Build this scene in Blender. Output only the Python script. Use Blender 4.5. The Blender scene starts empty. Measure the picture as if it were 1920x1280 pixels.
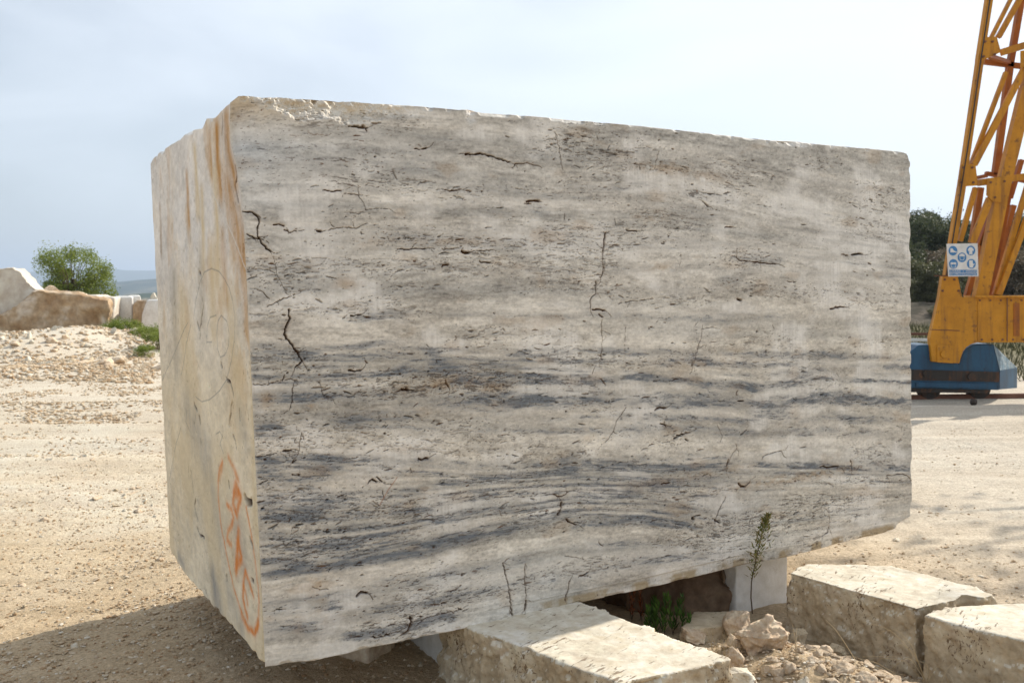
import bpy, bmesh, math, random
import numpy as np
from mathutils import Vector, Matrix, noise as mnoise

SC = bpy.context.scene
COL = SC.collection
R = math.radians
random.seed(11)
RNG = np.random.default_rng(7)

# ------------------------------------------------------------------ camera
F = 1775.0                     # focal length in pixels of the 1920 px wide photograph
EYE = np.array([0.0, 0.0, 1.60])
_u = np.array([-0.014, 1.0, 97.0 / F]); _u /= np.linalg.norm(_u)      # world up in camera axes
_f = np.array([0.0, 0.0, -1.0]); _f = _f - _u * _f.dot(_u); _f /= np.linalg.norm(_f)
_r = np.cross(_f, _u)
RW = np.array([_r, _f, _u])    # camera -> world
cam_d = bpy.data.cameras.new('camera'); cam = bpy.data.objects.new('camera', cam_d); COL.objects.link(cam)
cam_d.sensor_width = 36.0; cam_d.lens = 36.0 * F / 1920.0
cam_d.clip_start = 0.05; cam_d.clip_end = 60000
M = Matrix.Identity(4)
for i in range(3):
    for j in range(3):
        M[i][j] = RW[i, j]
    M[i][3] = EYE[i]
cam.matrix_world = M
cam_d.dof.use_dof = True; cam_d.dof.focus_distance = 3.9; cam_d.dof.aperture_fstop = 6.3
SC.camera = cam

# ------------------------------------------------------------------ sky, sun, exposure
D1 = np.array([math.sin(R(60.2)), math.cos(R(60.2)), 0.0])     # along the block's front face
NB_ = np.array([-D1[1], D1[0], 0.0])                            # from the front face towards its back
SUN_A, SUN_B = 1.42, 0.17
sun_h = SUN_A * D1 + SUN_B * NB_
SUN_DIR = np.array([sun_h[0], sun_h[1], 1.0]); SUN_EL = math.atan2(1.0, np.linalg.norm(sun_h))
SUN_AZ = math.atan2(SUN_DIR[0], SUN_DIR[1])                     # clockwise from +Y
W = bpy.data.worlds.new('World'); SC.world = W; W.use_nodes = True
nt = W.node_tree; nt.nodes.clear()
out = nt.nodes.new('ShaderNodeOutputWorld'); bg = nt.nodes.new('ShaderNodeBackground')
sky = nt.nodes.new('ShaderNodeTexSky'); sky.sky_type = 'NISHITA'; sky.sun_disc = False
sky.sun_elevation = SUN_EL; sky.sun_rotation = SUN_AZ
sky.air_density = 1.15; sky.dust_density = 1.6; sky.ozone_density = 1.0; sky.altitude = 200
tc = nt.nodes.new('ShaderNodeTexCoord'); mp = nt.nodes.new('ShaderNodeMapping')
mp.inputs['Scale'].default_value = (1.5, 1.5, 5.0); mp.inputs['Rotation'].default_value = (0.0, R(8), R(20))
cn = nt.nodes.new('ShaderNodeTexNoise'); cn.inputs['Scale'].default_value = 1.6; cn.inputs['Detail'].default_value = 6
cn.inputs['Roughness'].default_value = 0.48; cn.inputs['Distortion'].default_value = 0.4
cr = nt.nodes.new('ShaderNodeMapRange'); cr.inputs['From Min'].default_value = 0.40; cr.inputs['From Max'].default_value = 0.66
cr.inputs['To Min'].default_value = 0.0; cr.inputs['To Max'].default_value = 0.55
mx = nt.nodes.new('ShaderNodeMix'); mx.data_type = 'RGBA'
mx.inputs['B'].default_value = (11.5, 12.3, 13.2, 1)
hz = nt.nodes.new('ShaderNodeMix'); hz.data_type = 'RGBA'; hz.inputs['Factor'].default_value = 0.3
hz.inputs['B'].default_value = (12.6, 13.2, 14.0, 1)
dt = nt.nodes.new('ShaderNodeVectorMath'); dt.operation = 'DOT_PRODUCT'; nv_ = SUN_DIR / np.linalg.norm(SUN_DIR); dt.inputs[1].default_value = tuple(nv_)
dr = nt.nodes.new('ShaderNodeMapRange'); dr.inputs['From Min'].default_value = -0.12; dr.inputs['From Max'].default_value = 0.95
dr.inputs['To Min'].default_value = 0.27; dr.inputs['To Max'].default_value = 0.64; dr.interpolation_type = 'SMOOTHSTEP'
nt.links.new(tc.outputs['Generated'], dt.inputs[0]); nt.links.new(dt.outputs['Value'], dr.inputs['Value']); nt.links.new(dr.outputs[0], hz.inputs['Factor'])
L = nt.links.new
L(tc.outputs['Generated'], mp.inputs['Vector']); L(mp.outputs[0], cn.inputs['Vector']); L(cn.outputs['Fac'], cr.inputs['Value'])
L(sky.outputs[0], hz.inputs['A']); L(hz.outputs['Result'], mx.inputs['A']); L(cr.outputs[0], mx.inputs['Factor'])
L(mx.outputs['Result'], bg.inputs['Color']); L(bg.outputs[0], out.inputs['Surface'])
bg.inputs['Strength'].default_value = 0.070
sl = bpy.data.lights.new('sun', 'SUN'); sl.energy = 4.6; sl.angle = R(0.55); sl.color = (1.0, 0.93, 0.82)
so = bpy.data.objects.new('sun', sl); COL.objects.link(so)
so.rotation_euler = Vector(SUN_DIR).to_track_quat('Z', 'Y').to_euler(); so.location = (20, 20, 30)
SC.view_settings.view_transform = 'Standard'; SC.view_settings.look = 'None'
SC.view_settings.gamma = 1.0; SC.view_settings.exposure = 0.50

# ------------------------------------------------------------------ photo rays
def ray(px, py):
    d = RW @ np.array([(px - 960.0) / F, -(py - 640.0) / F, -1.0])
    return d
def Pz(px, py, z):
    d = ray(px, py); return EYE + d * ((z - EYE[2]) / d[2])
def Py(px, py, y):
    d = ray(px, py); return EYE + d * (y / d[1])
def Pplane(px, py, p0, n):
    d = ray(px, py); return EYE + d * (np.dot(p0 - EYE, n) / np.dot(d, n))

# ------------------------------------------------------------------ noise
def _hash(ix, iy, iz, seed):
    with np.errstate(over='ignore'):
        h = (ix.astype(np.uint32) * np.uint32(374761393) + iy.astype(np.uint32) * np.uint32(668265263)
             + iz.astype(np.uint32) * np.uint32(2147483647 - 5) + np.uint32(seed * 362437 + 12345))
        h = (h ^ (h >> np.uint32(13))) * np.uint32(1274126177)
        h = (h ^ (h >> np.uint32(16))) * np.uint32(2246822519)
        h = h ^ (h >> np.uint32(15))
    return (h & np.uint32(0xffffff)).astype(np.float32) / 16777215.0
def vn2(x, y, seed=0):
    x = np.asarray(x, np.float32); y = np.asarray(y, np.float32)
    xi = np.floor(x); yi = np.floor(y); fx = x - xi; fy = y - yi
    fx = fx * fx * (3 - 2 * fx); fy = fy * fy * (3 - 2 * fy)
    xi = xi.astype(np.int64); yi = yi.astype(np.int64); z = np.zeros_like(xi)
    a = _hash(xi, yi, z, seed); b = _hash(xi + 1, yi, z, seed); c = _hash(xi, yi + 1, z, seed); d = _hash(xi + 1, yi + 1, z, seed)
    return (a + (b - a) * fx) * (1 - fy) + (c + (d - c) * fx) * fy
def fbm2(x, y, seed=0, o=4, rough=0.5):
    s = 0; a = 1; t = 0
    for k in range(o):
        s = s + a * vn2(x * 2 ** k + 17.3 * k, y * 2 ** k - 9.1 * k, seed + k); t += a; a *= rough
    return s / t
def vn3(p, seed=0):
    q = np.floor(p); f = p - q; f = f * f * (3 - 2 * f); q = q.astype(np.int64)
    r = 0
    for dx in (0, 1):
        for dy in (0, 1):
            for dz in (0, 1):
                w = (f[:, 0] if dx else 1 - f[:, 0]) * (f[:, 1] if dy else 1 - f[:, 1]) * (f[:, 2] if dz else 1 - f[:, 2])
                r = r + w * _hash(q[:, 0] + dx, q[:, 1] + dy, q[:, 2] + dz, seed)
    return r
def fbm3(p, seed=0, o=4, rough=0.5):
    s = 0; a = 1; t = 0
    for k in range(o):
        s = s + a * vn3(p * 2 ** k + 11.7 * k, seed + k); t += a; a *= rough
    return s / t
def sstep(a, b, x):
    t = np.clip((x - a) / (b - a), 0, 1); return t * t * (3 - 2 * t)

# ------------------------------------------------------------------ object helpers
def link(o, parent=None):
    COL.objects.link(o)
    if parent is not None:
        o.parent = parent
    return o
def tag(o, label=None, cat=None, group=None, kind=None):
    if label: o['label'] = label
    if cat: o['category'] = cat
    if group: o['group'] = group
    if kind: o['kind'] = kind
    return o
def empty(name, loc, label, cat, group=None):
    o = bpy.data.objects.new(name, None); o.location = Vector(loc); o.empty_display_size = 0.2
    COL.objects.link(o); return tag(o, label, cat, group)
def np_mesh(name, v, f, mat, smooth=True, tris=None):
    """v (N,3); f (M,4) quads and / or tris (K,3)"""
    me = bpy.data.meshes.new(name)
    v = np.asarray(v, np.float32)
    me.vertices.add(len(v)); me.vertices.foreach_set('co', v.ravel())
    parts = []; starts = []; n = 0
    for arr, k in ((f, 4), (tris, 3)):
        if arr is not None and len(arr):
            arr = np.asarray(arr, np.int32); parts.append(arr.ravel()); starts.append(n + np.arange(len(arr)) * k); n += arr.size
    loops = np.concatenate(parts); st = np.concatenate(starts).astype(np.int32)
    me.loops.add(len(loops)); me.loops.foreach_set('vertex_index', loops)
    me.polygons.add(len(st)); me.polygons.foreach_set('loop_start', st)
    me.polygons.foreach_set('use_smooth', np.full(len(st), smooth))
    me.update(calc_edges=True); me.validate()
    if mat: me.materials.append(mat)
    return me
def np_obj(name, v, f, mat, parent=None, smooth=True, tris=None, loc=None):
    v = np.asarray(v, float)
    if parent is not None:                      # world coordinates -> the parent's
        v = v - np.array(parent.matrix_world.translation if False else parent['_o'] if '_o' in parent else parent.location)
    if loc is not None:
        v = v - np.asarray(loc, float)
    o = bpy.data.objects.new(name, np_mesh(name, v, f, mat, smooth, tris))
    if loc is not None: o.location = Vector(loc)
    return link(o, parent)
def add_attr(me, name, arr):
    a = me.color_attributes.new(name, 'FLOAT_COLOR', 'POINT')
    c = np.ones((len(arr), 4), np.float32); c[:, :3] = arr
    a.data.foreach_set('color', c.ravel())

# ------------------------------------------------------------------ materials
def N(t, ty, **kw):
    n = t.nodes.new(ty)
    for k, v in kw.items():
        if k in n.inputs: n.inputs[k].default_value = v
        else: setattr(n, k, v)
    return n
def new_mat(name, rough=0.85, spec=0.3):
    m = bpy.data.materials.new(name); m.use_nodes = True; t = m.node_tree
    b = t.nodes['Principled BSDF']; b.inputs['Roughness'].default_value = rough
    b.inputs['Specular IOR Level'].default_value = spec
    return m, t, b
def ramp(t, stops, interp='LINEAR'):
    r = t.nodes.new('ShaderNodeValToRGB'); r.color_ramp.interpolation = interp
    e = r.color_ramp.elements
    while len(e) < len(stops): e.new(0.5)
    for k, (p, c) in enumerate(stops):
        e[k].position = p; e[k].color = (*c, 1) if len(c) == 3 else c
    return r
def mixc(t, fac, a, b, blend='MIX'):
    m = t.nodes.new('ShaderNodeMix'); m.data_type = 'RGBA'; m.blend_type = blend
    for s, v in (('Factor', fac), ('A', a), ('B', b)):
        if hasattr(v, 'links'): t.links.new(v, m.inputs[s])
        else: m.inputs[s].default_value = v if s == 'Factor' or len(v) == 4 else (*v, 1)
    return m.outputs['Result']
def noise_n(t, vec, scale, detail=5, rough=0.55, dist=0.0, mscale=None, rot=None):
    if mscale or rot:
        for key, val in (('Rotation', rot), ('Scale', mscale)):
            if val:
                mp = t.nodes.new('ShaderNodeMapping'); mp.inputs[key].default_value = val
                t.links.new(vec, mp.inputs['Vector']); vec = mp.outputs[0]
    n = t.nodes.new('ShaderNodeTexNoise'); t.links.new(vec, n.inputs['Vector'])
    n.inputs['Scale'].default_value = scale; n.inputs['Detail'].default_value = detail
    n.inputs['Roughness'].default_value = rough; n.inputs['Distortion'].default_value = dist
    return n.outputs['Fac']
def mrange(t, v, a, b, c=0.0, d=1.0):
    m = t.nodes.new('ShaderNodeMapRange'); t.links.new(v, m.inputs['Value'])
    for k, x in zip(('From Min', 'From Max', 'To Min', 'To Max'), (a, b, c, d)): m.inputs[k].default_value = x
    return m.outputs[0]
def bump(t, b, h, strength, dist):
    n = t.nodes.new('ShaderNodeBump'); n.inputs['Strength'].default_value = strength; n.inputs['Distance'].default_value = dist
    t.links.new(h, n.inputs['Height']); 
    if b.inputs['Normal'].links: t.links.new(b.inputs['Normal'].links[0].from_socket, n.inputs['Normal'])
    t.links.new(n.outputs[0], b.inputs['Normal'])

def block_material():
    m, t, b = new_mat('travertine_block', 0.82, 0.25)
    at = t.nodes.new('ShaderNodeAttribute'); at.attribute_name = 'stone'
    tcn = t.nodes.new('ShaderNodeTexCoord'); o = tcn.outputs['Object']
    fine = noise_n(t, o, 120, 6, 0.7)
    col = mixc(t, 0.5, at.outputs['Color'], mixc(t, mrange(t, fine, 0.3, 0.7), (0.42, 0.41, 0.40), (0.62, 0.61, 0.60)), 'OVERLAY')
    t.links.new(col, b.inputs['Base Color'])
    h = noise_n(t, o, 260, 4, 0.6); bump(t, b, h, 0.35, 0.0015)
    h2 = noise_n(t, o, 30, 6, 0.65); bump(t, b, h2, 0.25, 0.004)
    return m
def stone_material(name, c1, c2, c3, pit=(0.10, 0.06, 0.035), pits=0.60, pmap=(16, 75, 34), scale=3.0, bstr=0.5, prot=(0, 0, R(-50)), rough=0.88):
    m, t, b = new_mat(name, rough, 0.25)
    tcn = t.nodes.new('ShaderNodeTexCoord'); o = tcn.outputs['Object']
    n1 = noise_n(t, o, scale, 7, 0.6, 0.3); n2 = noise_n(t, o, scale * 6, 6, 0.65)
    r = ramp(t, [(0.3, c1), (0.5, c2), (0.7, c3)]); t.links.new(n1, r.inputs[0])
    c = mixc(t, 0.55, r.outputs[0], mixc(t, mrange(t, n2, 0.3, 0.7), (0.25, 0.235, 0.21), (0.74, 0.74, 0.73)), 'OVERLAY')
    pn = noise_n(t, o, 1.0, 5, 0.6, 0.6, mscale=pmap, rot=prot)
    clus = noise_n(t, o, 4.0, 3, 0.5)
    mul = t.nodes.new('ShaderNodeMath'); mul.operation = 'MULTIPLY_ADD'
    t.links.new(clus, mul.inputs[0]); mul.inputs[1].default_value = 0.45; t.links.new(pn, mul.inputs[2])
    pm = mrange(t, mul.outputs[0], pits + 0.235, pits + 0.275)
    c = mixc(t, pm, c, pit)
    t.links.new(c, b.inputs['Base Color'])
    bump(t, b, noise_n(t, o, 90, 6, 0.7), bstr, 0.004)
    inv = mrange(t, pm, 0, 1, 1, 0); bump(t, b, inv, 0.6, 0.006)
    return m
MAT_BLOCK = block_material()
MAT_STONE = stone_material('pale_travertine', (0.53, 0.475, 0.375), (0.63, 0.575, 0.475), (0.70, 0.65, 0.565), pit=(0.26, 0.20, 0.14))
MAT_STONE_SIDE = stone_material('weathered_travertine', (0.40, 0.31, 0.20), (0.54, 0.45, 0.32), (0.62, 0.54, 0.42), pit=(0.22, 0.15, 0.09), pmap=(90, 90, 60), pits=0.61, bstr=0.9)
MAT_WHITE = stone_material('white_sawn_stone', (0.62, 0.60, 0.57), (0.70, 0.69, 0.66), (0.76, 0.75, 0.73), pits=0.8)
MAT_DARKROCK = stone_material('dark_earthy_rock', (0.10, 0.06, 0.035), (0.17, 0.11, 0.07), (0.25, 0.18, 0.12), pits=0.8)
MAT_ROCK = stone_material('rough_limestone', (0.45, 0.32, 0.21), (0.58, 0.46, 0.33), (0.70, 0.61, 0.49), pits=0.80, pmap=(30, 30, 30), scale=6, bstr=0.9)
MAT_BOULDER = stone_material('brown_boulder', (0.27, 0.16, 0.08), (0.42, 0.31, 0.20), (0.66, 0.60, 0.52), pits=0.85, scale=1.1, bstr=0.5)
MAT_BOULDER2 = stone_material('pale_boulder', (0.50, 0.42, 0.30), (0.56, 0.51, 0.44), (0.62, 0.59, 0.54), pits=0.85, scale=0.4, bstr=0.5)

def ground_material():
    m, t, b = new_mat('gravel_ground', 0.95, 0.15)
    g = t.nodes.new('ShaderNodeNewGeometry'); p = g.outputs['Position']
    big = noise_n(t, p, 0.35, 6, 0.6, 0.4); mid = noise_n(t, p, 3.0, 7, 0.65, mscale=(0.3, 1.8, 1)); fine = noise_n(t, p, 55, 5, 0.75); grit = noise_n(t, p, 160, 3, 0.8)
    r = ramp(t, [(0.30, (0.46, 0.35, 0.22)), (0.47, (0.54, 0.445, 0.315)), (0.68, (0.60, 0.54, 0.44))]); t.links.new(big, r.inputs[0])
    sep = t.nodes.new('ShaderNodeSeparateXYZ'); t.links.new(p, sep.inputs[0])
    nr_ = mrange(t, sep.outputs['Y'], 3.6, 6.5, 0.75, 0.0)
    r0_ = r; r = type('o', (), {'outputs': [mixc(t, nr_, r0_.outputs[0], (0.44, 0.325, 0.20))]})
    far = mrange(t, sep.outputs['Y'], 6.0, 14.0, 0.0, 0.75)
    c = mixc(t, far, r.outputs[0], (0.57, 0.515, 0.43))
    rx = mrange(t, sep.outputs['X'], 1.0, 3.0, 0.0, 0.6)
    c = mixc(t, rx, c, (0.50, 0.45, 0.38))
    c = mixc(t, 0.6, c, mixc(t, mrange(t, mid, 0.3, 0.7), (0.38, 0.37, 0.35), (0.62, 0.62, 0.62)), 'OVERLAY')
    c = mixc(t, 0.7, c, mixc(t, mrange(t, fine, 0.3, 0.7), (0.25, 0.24, 0.22), (0.75, 0.75, 0.75)), 'OVERLAY')
    # brown earth and scrub far down in the valley
    dz = mrange(t, sep.outputs['Z'], -2.0, -8.0, 0.0, 1.0)
    c = mixc(t, dz, c, (0.06, 0.08, 0.04))
    bk_ = mrange(t, sep.outputs['Y'], 34.0, 39.0); bx_ = mrange(t, sep.outputs['X'], 5.0, 12.0)
    mm = t.nodes.new('ShaderNodeMath'); mm.operation = 'MULTIPLY'; t.links.new(bk_, mm.inputs[0]); t.links.new(bx_, mm.inputs[1])
    rk = ramp(t, [(0.35, (0.025, 0.025, 0.014)), (0.5, (0.05, 0.042, 0.028)), (0.65, (0.13, 0.105, 0.08))]); t.links.new(noise_n(t, p, 0.9, 6, 0.7), rk.inputs[0])
    fy_ = mrange(t, sep.outputs['Y'], 15.5, 17.0); fm = t.nodes.new('ShaderNodeMath'); fm.operation = 'MULTIPLY'; t.links.new(fy_, fm.inputs[0]); t.links.new(bx_, fm.inputs[1])
    c = mixc(t, fm.outputs[0], c, (0.13, 0.115, 0.055))
    c = mixc(t, mm.outputs[0], c, rk.outputs[0])
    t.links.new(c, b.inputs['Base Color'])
    bump(t, b, grit, 0.6, 0.006); bump(t, b, fine, 0.8, 0.012); bump(t, b, mid, 0.5, 0.04)
    return m
MAT_GROUND = ground_material()
def gravel_material():
    m, t, b = new_mat('gravel', 0.9, 0.2)
    g = t.nodes.new('ShaderNodeNewGeometry')
    r = ramp(t, [(0.0, (0.34, 0.22, 0.12)), (0.4, (0.45, 0.34, 0.22)), (0.85, (0.53, 0.44, 0.32)), (1.0, (0.62, 0.57, 0.48))])
    t.links.new(g.outputs['Random Per Island'], r.inputs[0]); t.links.new(r.outputs[0], b.inputs['Base Color'])
    return m
MAT_GRAVEL = gravel_material()
def paint_mat(name, c1, c2, rough=0.55, rust=(0.13, 0.055, 0.025), amt=0.575, scale=2.5):
    m, t, b = new_mat(name, rough, 0.35)
    tcn = t.nodes.new('ShaderNodeTexCoord'); o = tcn.outputs['Object']
    n = noise_n(t, o, scale, 6, 0.6); r = ramp(t, [(0.35, c1), (0.65, c2)]); t.links.new(n, r.inputs[0])
    n2 = noise_n(t, o, scale * 5, 8, 0.7); c = mixc(t, mrange(t, n2, amt, amt + 0.08, 0, 0.8), r.outputs[0], rust)
    st = noise_n(t, o, 1.0, 5, 0.6, mscale=(14, 14, 1.2)); c = mixc(t, mrange(t, st, 0.50, 0.72, 0, 0.6), c, rust); c = mixc(t, 0.5, c, mixc(t, mrange(t, noise_n(t, o, scale * 1.5, 6, .7), 0.3, 0.7), (0.33, 0.31, 0.29), (0.66, 0.66, 0.66)), 'OVERLAY')
    t.links.new(c, b.inputs['Base Color']); bump(t, b, n2, 0.15, 0.01)
    return m
MAT_YELLOW = paint_mat('yellow_crane_paint', (0.43, 0.18, 0.009), (0.52, 0.23, 0.013))
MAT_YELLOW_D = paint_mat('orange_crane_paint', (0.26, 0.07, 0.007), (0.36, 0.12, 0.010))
MAT_BLUE = paint_mat('blue_crane_paint', (0.016, 0.062, 0.125), (0.024, 0.085, 0.155), rust=(0.03, 0.03, 0.03), amt=0.6)
MAT_RUST = paint_mat('rusty_steel', (0.12, 0.05, 0.03), (0.17, 0.08, 0.05), 0.8)
MAT_DARKSTEEL = paint_mat('greasy_dark_steel', (0.022, 0.020, 0.018), (0.04, 0.034, 0.03), 0.7)
def flat(name, c, rough=0.6, spec=0.3):
    m, t, b = new_mat(name, rough, spec)
    o = t.nodes.new('ShaderNodeTexCoord').outputs['Object']
    n = noise_n(t, o, 8, 5, 0.6)
    t.links.new(mixc(t, mrange(t, n, 0.3, 0.7), tuple(x * 0.85 for x in c), tuple(min(1, x * 1.1) for x in c)), b.inputs['Base Color'])
    return m
MAT_SIGNW = flat('sign_white', (0.66, 0.64, 0.62)); MAT_SIGNB = flat('sign_blue', (0.06, 0.20, 0.42))
def leaf_mat(name, a, b_, c, trans=0.25):
    m, t, b = new_mat(name, 0.6, 0.3)
    g = t.nodes.new('ShaderNodeNewGeometry')
    r = ramp(t, [(0.0, a), (0.5, b_), (1.0, c)]); t.links.new(g.outputs['Random Per Island'], r.inputs[0])
    t.links.new(r.outputs[0], b.inputs['Base Color'])
    tr = t.nodes.new('ShaderNodeBsdfTranslucent'); t.links.new(r.outputs[0], tr.inputs['Color'])
    ms = t.nodes.new('ShaderNodeMixShader'); ms.inputs[0].default_value = trans
    o = [n for n in t.nodes if n.type == 'OUTPUT_MATERIAL'][0]
    t.links.new(b.outputs[0], ms.inputs[1]); t.links.new(tr.outputs[0], ms.inputs[2]); t.links.new(ms.outputs[0], o.inputs['Surface'])
    return m
MAT_LEAF = leaf_mat('bright_green_leaves', (0.11, 0.15, 0.022), (0.17, 0.22, 0.035), (0.26, 0.30, 0.07), 0.4)
MAT_LEAF_D = leaf_mat('dark_green_leaves', (0.035, 0.050, 0.020), (0.070, 0.088, 0.034), (0.13, 0.135, 0.06), 0.2)
MAT_LEAF_B = leaf_mat('olive_brown_leaves', (0.08, 0.07, 0.04), (0.14, 0.115, 0.07), (0.22, 0.16, 0.105), 0.2)
MAT_LEAF_O = leaf_mat('olive_green_leaves', (0.07, 0.075, 0.03), (0.12, 0.125, 0.055), (0.18, 0.17, 0.08), 0.2)
MAT_WEED = leaf_mat('weed_leaves', (0.10, 0.12, 0.03), (0.17, 0.175, 0.045), (0.28, 0.20, 0.08), 0.3)
MAT_SHOOT = leaf_mat('fresh_green_leaves', (0.05, 0.11, 0.02), (0.08, 0.16, 0.03), (0.12, 0.22, 0.04), 0.3)
MAT_REDLEAF = leaf_mat('rusty_dry_leaves', (0.20, 0.05, 0.015), (0.30, 0.09, 0.03), (0.35, 0.13, 0.05), 0.3)
MAT_STRAW = leaf_mat('dry_straw', (0.42, 0.30, 0.15), (0.52, 0.40, 0.23), (0.60, 0.50, 0.34), 0.3)
MAT_BARK = flat('bark', (0.10, 0.075, 0.05), 0.9)
MAT_STEM = flat('woody_stem', (0.10, 0.07, 0.045), 0.8)
MAT_SCRUB = leaf_mat('field_grass', (0.025, 0.035, 0.010), (0.05, 0.055, 0.018), (0.10, 0.085, 0.035), 0.15)

# ------------------------------------------------------------------ terrain
def gz(x, y):
    x = np.asarray(x, float); y = np.asarray(y, float)
    z = 0.035 * (fbm2(x * 0.9, y * 0.9, 3, 4) - 0.5) + 0.10 * (fbm2(x * 0.12 + 5, y * 0.12, 9, 3) - 0.5) * sstep(4, 12, y)
    z = z + 0.055 * np.exp(-((x + 1.45) / 0.6) ** 2) * sstep(9, 5, y)
    # wheel ruts
    z = z + 0.035 * np.sin(y * 5.2 + 0.9 * np.sin(x * 0.35) + x * 0.12) * sstep(7, 10, y) * sstep(17, 13, y) * (fbm2(x * .4, y * .5, 61, 2) > .0)
    z = z + 0.05 * np.exp(-((y - 7.6 - 0.06 * x) / 0.22) ** 2) * sstep(-1.0, -2.0, x) * fbm2(x * 2.2, y * 2.2, 31, 3)
    # rubble mound in front of the quarry boulders
    rg = 0.55 + 0.9 * fbm2(x * 0.5, y * 0.5, 21, 4)
    z = z + 0.80 * np.exp(-((x + 11.6) / 2.7) ** 2 - ((y - 25.0) / 2.6) ** 2) * rg
    z = z + 0.25 * np.exp(-((x + 15.5) / 3.0) ** 2 - ((y - 24.0) / 2.2) ** 2) * rg
    z = z + 0.22 * np.exp(-((x + 8.6) / 2.0) ** 2 - ((y - 19.5) / 2.0) ** 2) * rg
    z = z + 0.16 * np.exp(-((x + 10.5) / 2.5) ** 2 - ((y - 18.0) / 1.2) ** 2) * rg
    # little heap between the bearer stones
    rh = 0.7 + 0.6 * fbm2(x * 7, y * 7, 41, 5, 0.6)
    z = z + 0.17 * np.exp(-((x - 1.02) / 0.33) ** 2 - ((y - 3.62) / 0.42) ** 2) * rh
    z = z + 0.12 * np.exp(-((x - 1.25) / 0.30) ** 2 - ((y - 3.30) / 0.30) ** 2) * rh
    # bank and wooded hill behind the crane, valley to the left
    right = sstep(4.0, 12.0, x)
    z = z + right * (0.75 * sstep(38, 42, y) * (0.6 + 0.8 * fbm2(x * 0.5, y * 0.5, 51, 3)) + 1.0 * sstep(46, 100, y) * (0.8 + 0.4 * fbm2(x * 0.05, y * 0.05, 52, 2)))
    z = z - 45 * sstep(46, 260, y) * (1 - sstep(-5.0, 18.0, x)) - 60 * sstep(120, 600, y) * sstep(-5.0, 18.0, x) 
    return z
def axis(a, b, step, lo, hi, grow=1.07):
    mid = list(np.arange(a, b, step)); s = step; v = b
    while v < hi: mid.append(v); s *= grow; v += s
    mid.append(hi); s = step; v = a - step; pre = []
    while v > lo: pre.append(v); s *= grow; v -= s
    pre.append(lo); return np.array(pre[::-1] + mid)
gx = axis(-4.0, 5.5, 0.03, -9000, 9000, 1.045); gy = axis(2.3, 9.5, 0.03, -60, 14000, 1.035)
GX, GY = np.meshgrid(gx, gy); GZ = gz(GX, GY)
near = sstep(16, 9, GY)
GZ = GZ + near * (0.014 * (fbm2(GX * 14, GY * 14, 71, 3, 0.6) - 0.5) + 0.012 * (vn2(GX * 33, GY * 33, 74) - 0.5))
def grid_faces(nu, nv):
    i, j = np.meshgrid(np.arange(nu - 1), np.arange(nv - 1)); a = (j * nu + i).ravel()
    return np.stack([a, a + 1, a + nu + 1, a + nu], 1)
gr = np_obj('ground', np.stack([GX.ravel(), GY.ravel(), GZ.ravel()], 1), grid_faces(len(gx), len(gy)), MAT_GROUND)
tag(gr, kind='structure')

# ------------------------------------------------------------------ the big block
ZB = 0.30
nF = -NB_                                             # outward normal of the front face
c_NB = Pz(497, 1250, ZB)
c_RB = Pplane(1711, 995, c_NB, nF); c_NT = Pplane(446, 193, c_NB, nF); c_RT = Pplane(1707, 287, c_NB, nF)
c_LB = Pz(318, 1032, ZB)
nL = np.cross(c_NT - c_NB, c_LB - c_NB); nL /= np.linalg.norm(nL)
if nL[0] > 0: nL = -nL
c_LT = Pplane(281, 306, c_NB, nL)
c_KB = c_RB + (c_LB - c_NB); c_KT = c_RT + (c_LT - c_NT)
LF = np.linalg.norm(c_RB - c_NB); LH = np.linalg.norm(c_NT - c_NB); LW = np.linalg.norm(c_LB - c_NB)
def bil(c, s, t):          # c = (bottom s0, bottom s1, top s0, top s1)
    s = np.asarray(s)[..., None]; t = np.asarray(t)[..., None]
    return (c[0] * (1 - s) + c[1] * s) * (1 - t) + (c[2] * (1 - s) + c[3] * s) * t
FR = (c_NB, c_RB, c_NT, c_RT); LE = (c_LB, c_NB, c_LT, c_NT)
def inv_face(c, n, px, py):
    P = Pplane(px, py, c[1], n); s, t = 0.5, 0.5
    for _ in range(12):
        Q = bil(c, s, t); ds = (c[1] - c[0]) * (1 - t) + (c[3] - c[2]) * t; dt = (c[2] - c[0]) * (1 - s) + (c[3] - c[1]) * s
        A = np.stack([ds, dt], 1); sol = np.linalg.lstsq(A, P - Q, rcond=None)[0]; s += sol[0]; t += sol[1]
    return s, t
def fpt(px, py): s, t = inv_face(FR, nF, px, py); return s * LF, t * LH
def lpt(px, py): s, t = inv_face(LE, nL, px, py); return s * LW, t * LH
def prof(pts, c, n):
    a = sorted(inv_face(c, n, *p) for p in pts); return np.array([q[0] for q in a]), np.array([q[1] for q in a])
front_top = [(446, 182), (460, 171), (480, 172), (500, 177), (530, 175), (560, 179), (600, 180), (640, 184), (700, 191), (800, 200), (860, 206), (880, 205), (895, 210), (1000, 218), (1200, 236), (1400, 258), (1475, 267), (1500, 265), (1530, 270), (1620, 278), (1688, 284), (1700, 288), (1706, 298)]
front_bot = [(497, 1250), (530, 1246), (560, 1240), (590, 1240), (605, 1234), (650, 1225), (700, 1213), (760, 1201), (870, 1178), (960, 1158), (1100, 1128), (1230, 1100), (1380, 1063), (1480, 1043), (1600, 1012), (1650, 1001), (1678, 991), (1690, 977), (1711, 966)]
left_top = [(446, 182), (432, 192), (420, 203), (405, 218), (388, 221), (379, 240), (352, 245), (336, 262), (318, 272), (300, 284), (286, 297), (281, 308)]
left_bot = [(497, 1250), (480, 1232), (462, 1203), (457, 1198), (440, 1180), (416, 1153), (400, 1138), (384, 1119), (360, 1092), (343, 1070), (330, 1052), (320, 1033), (317, 1020)]
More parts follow.
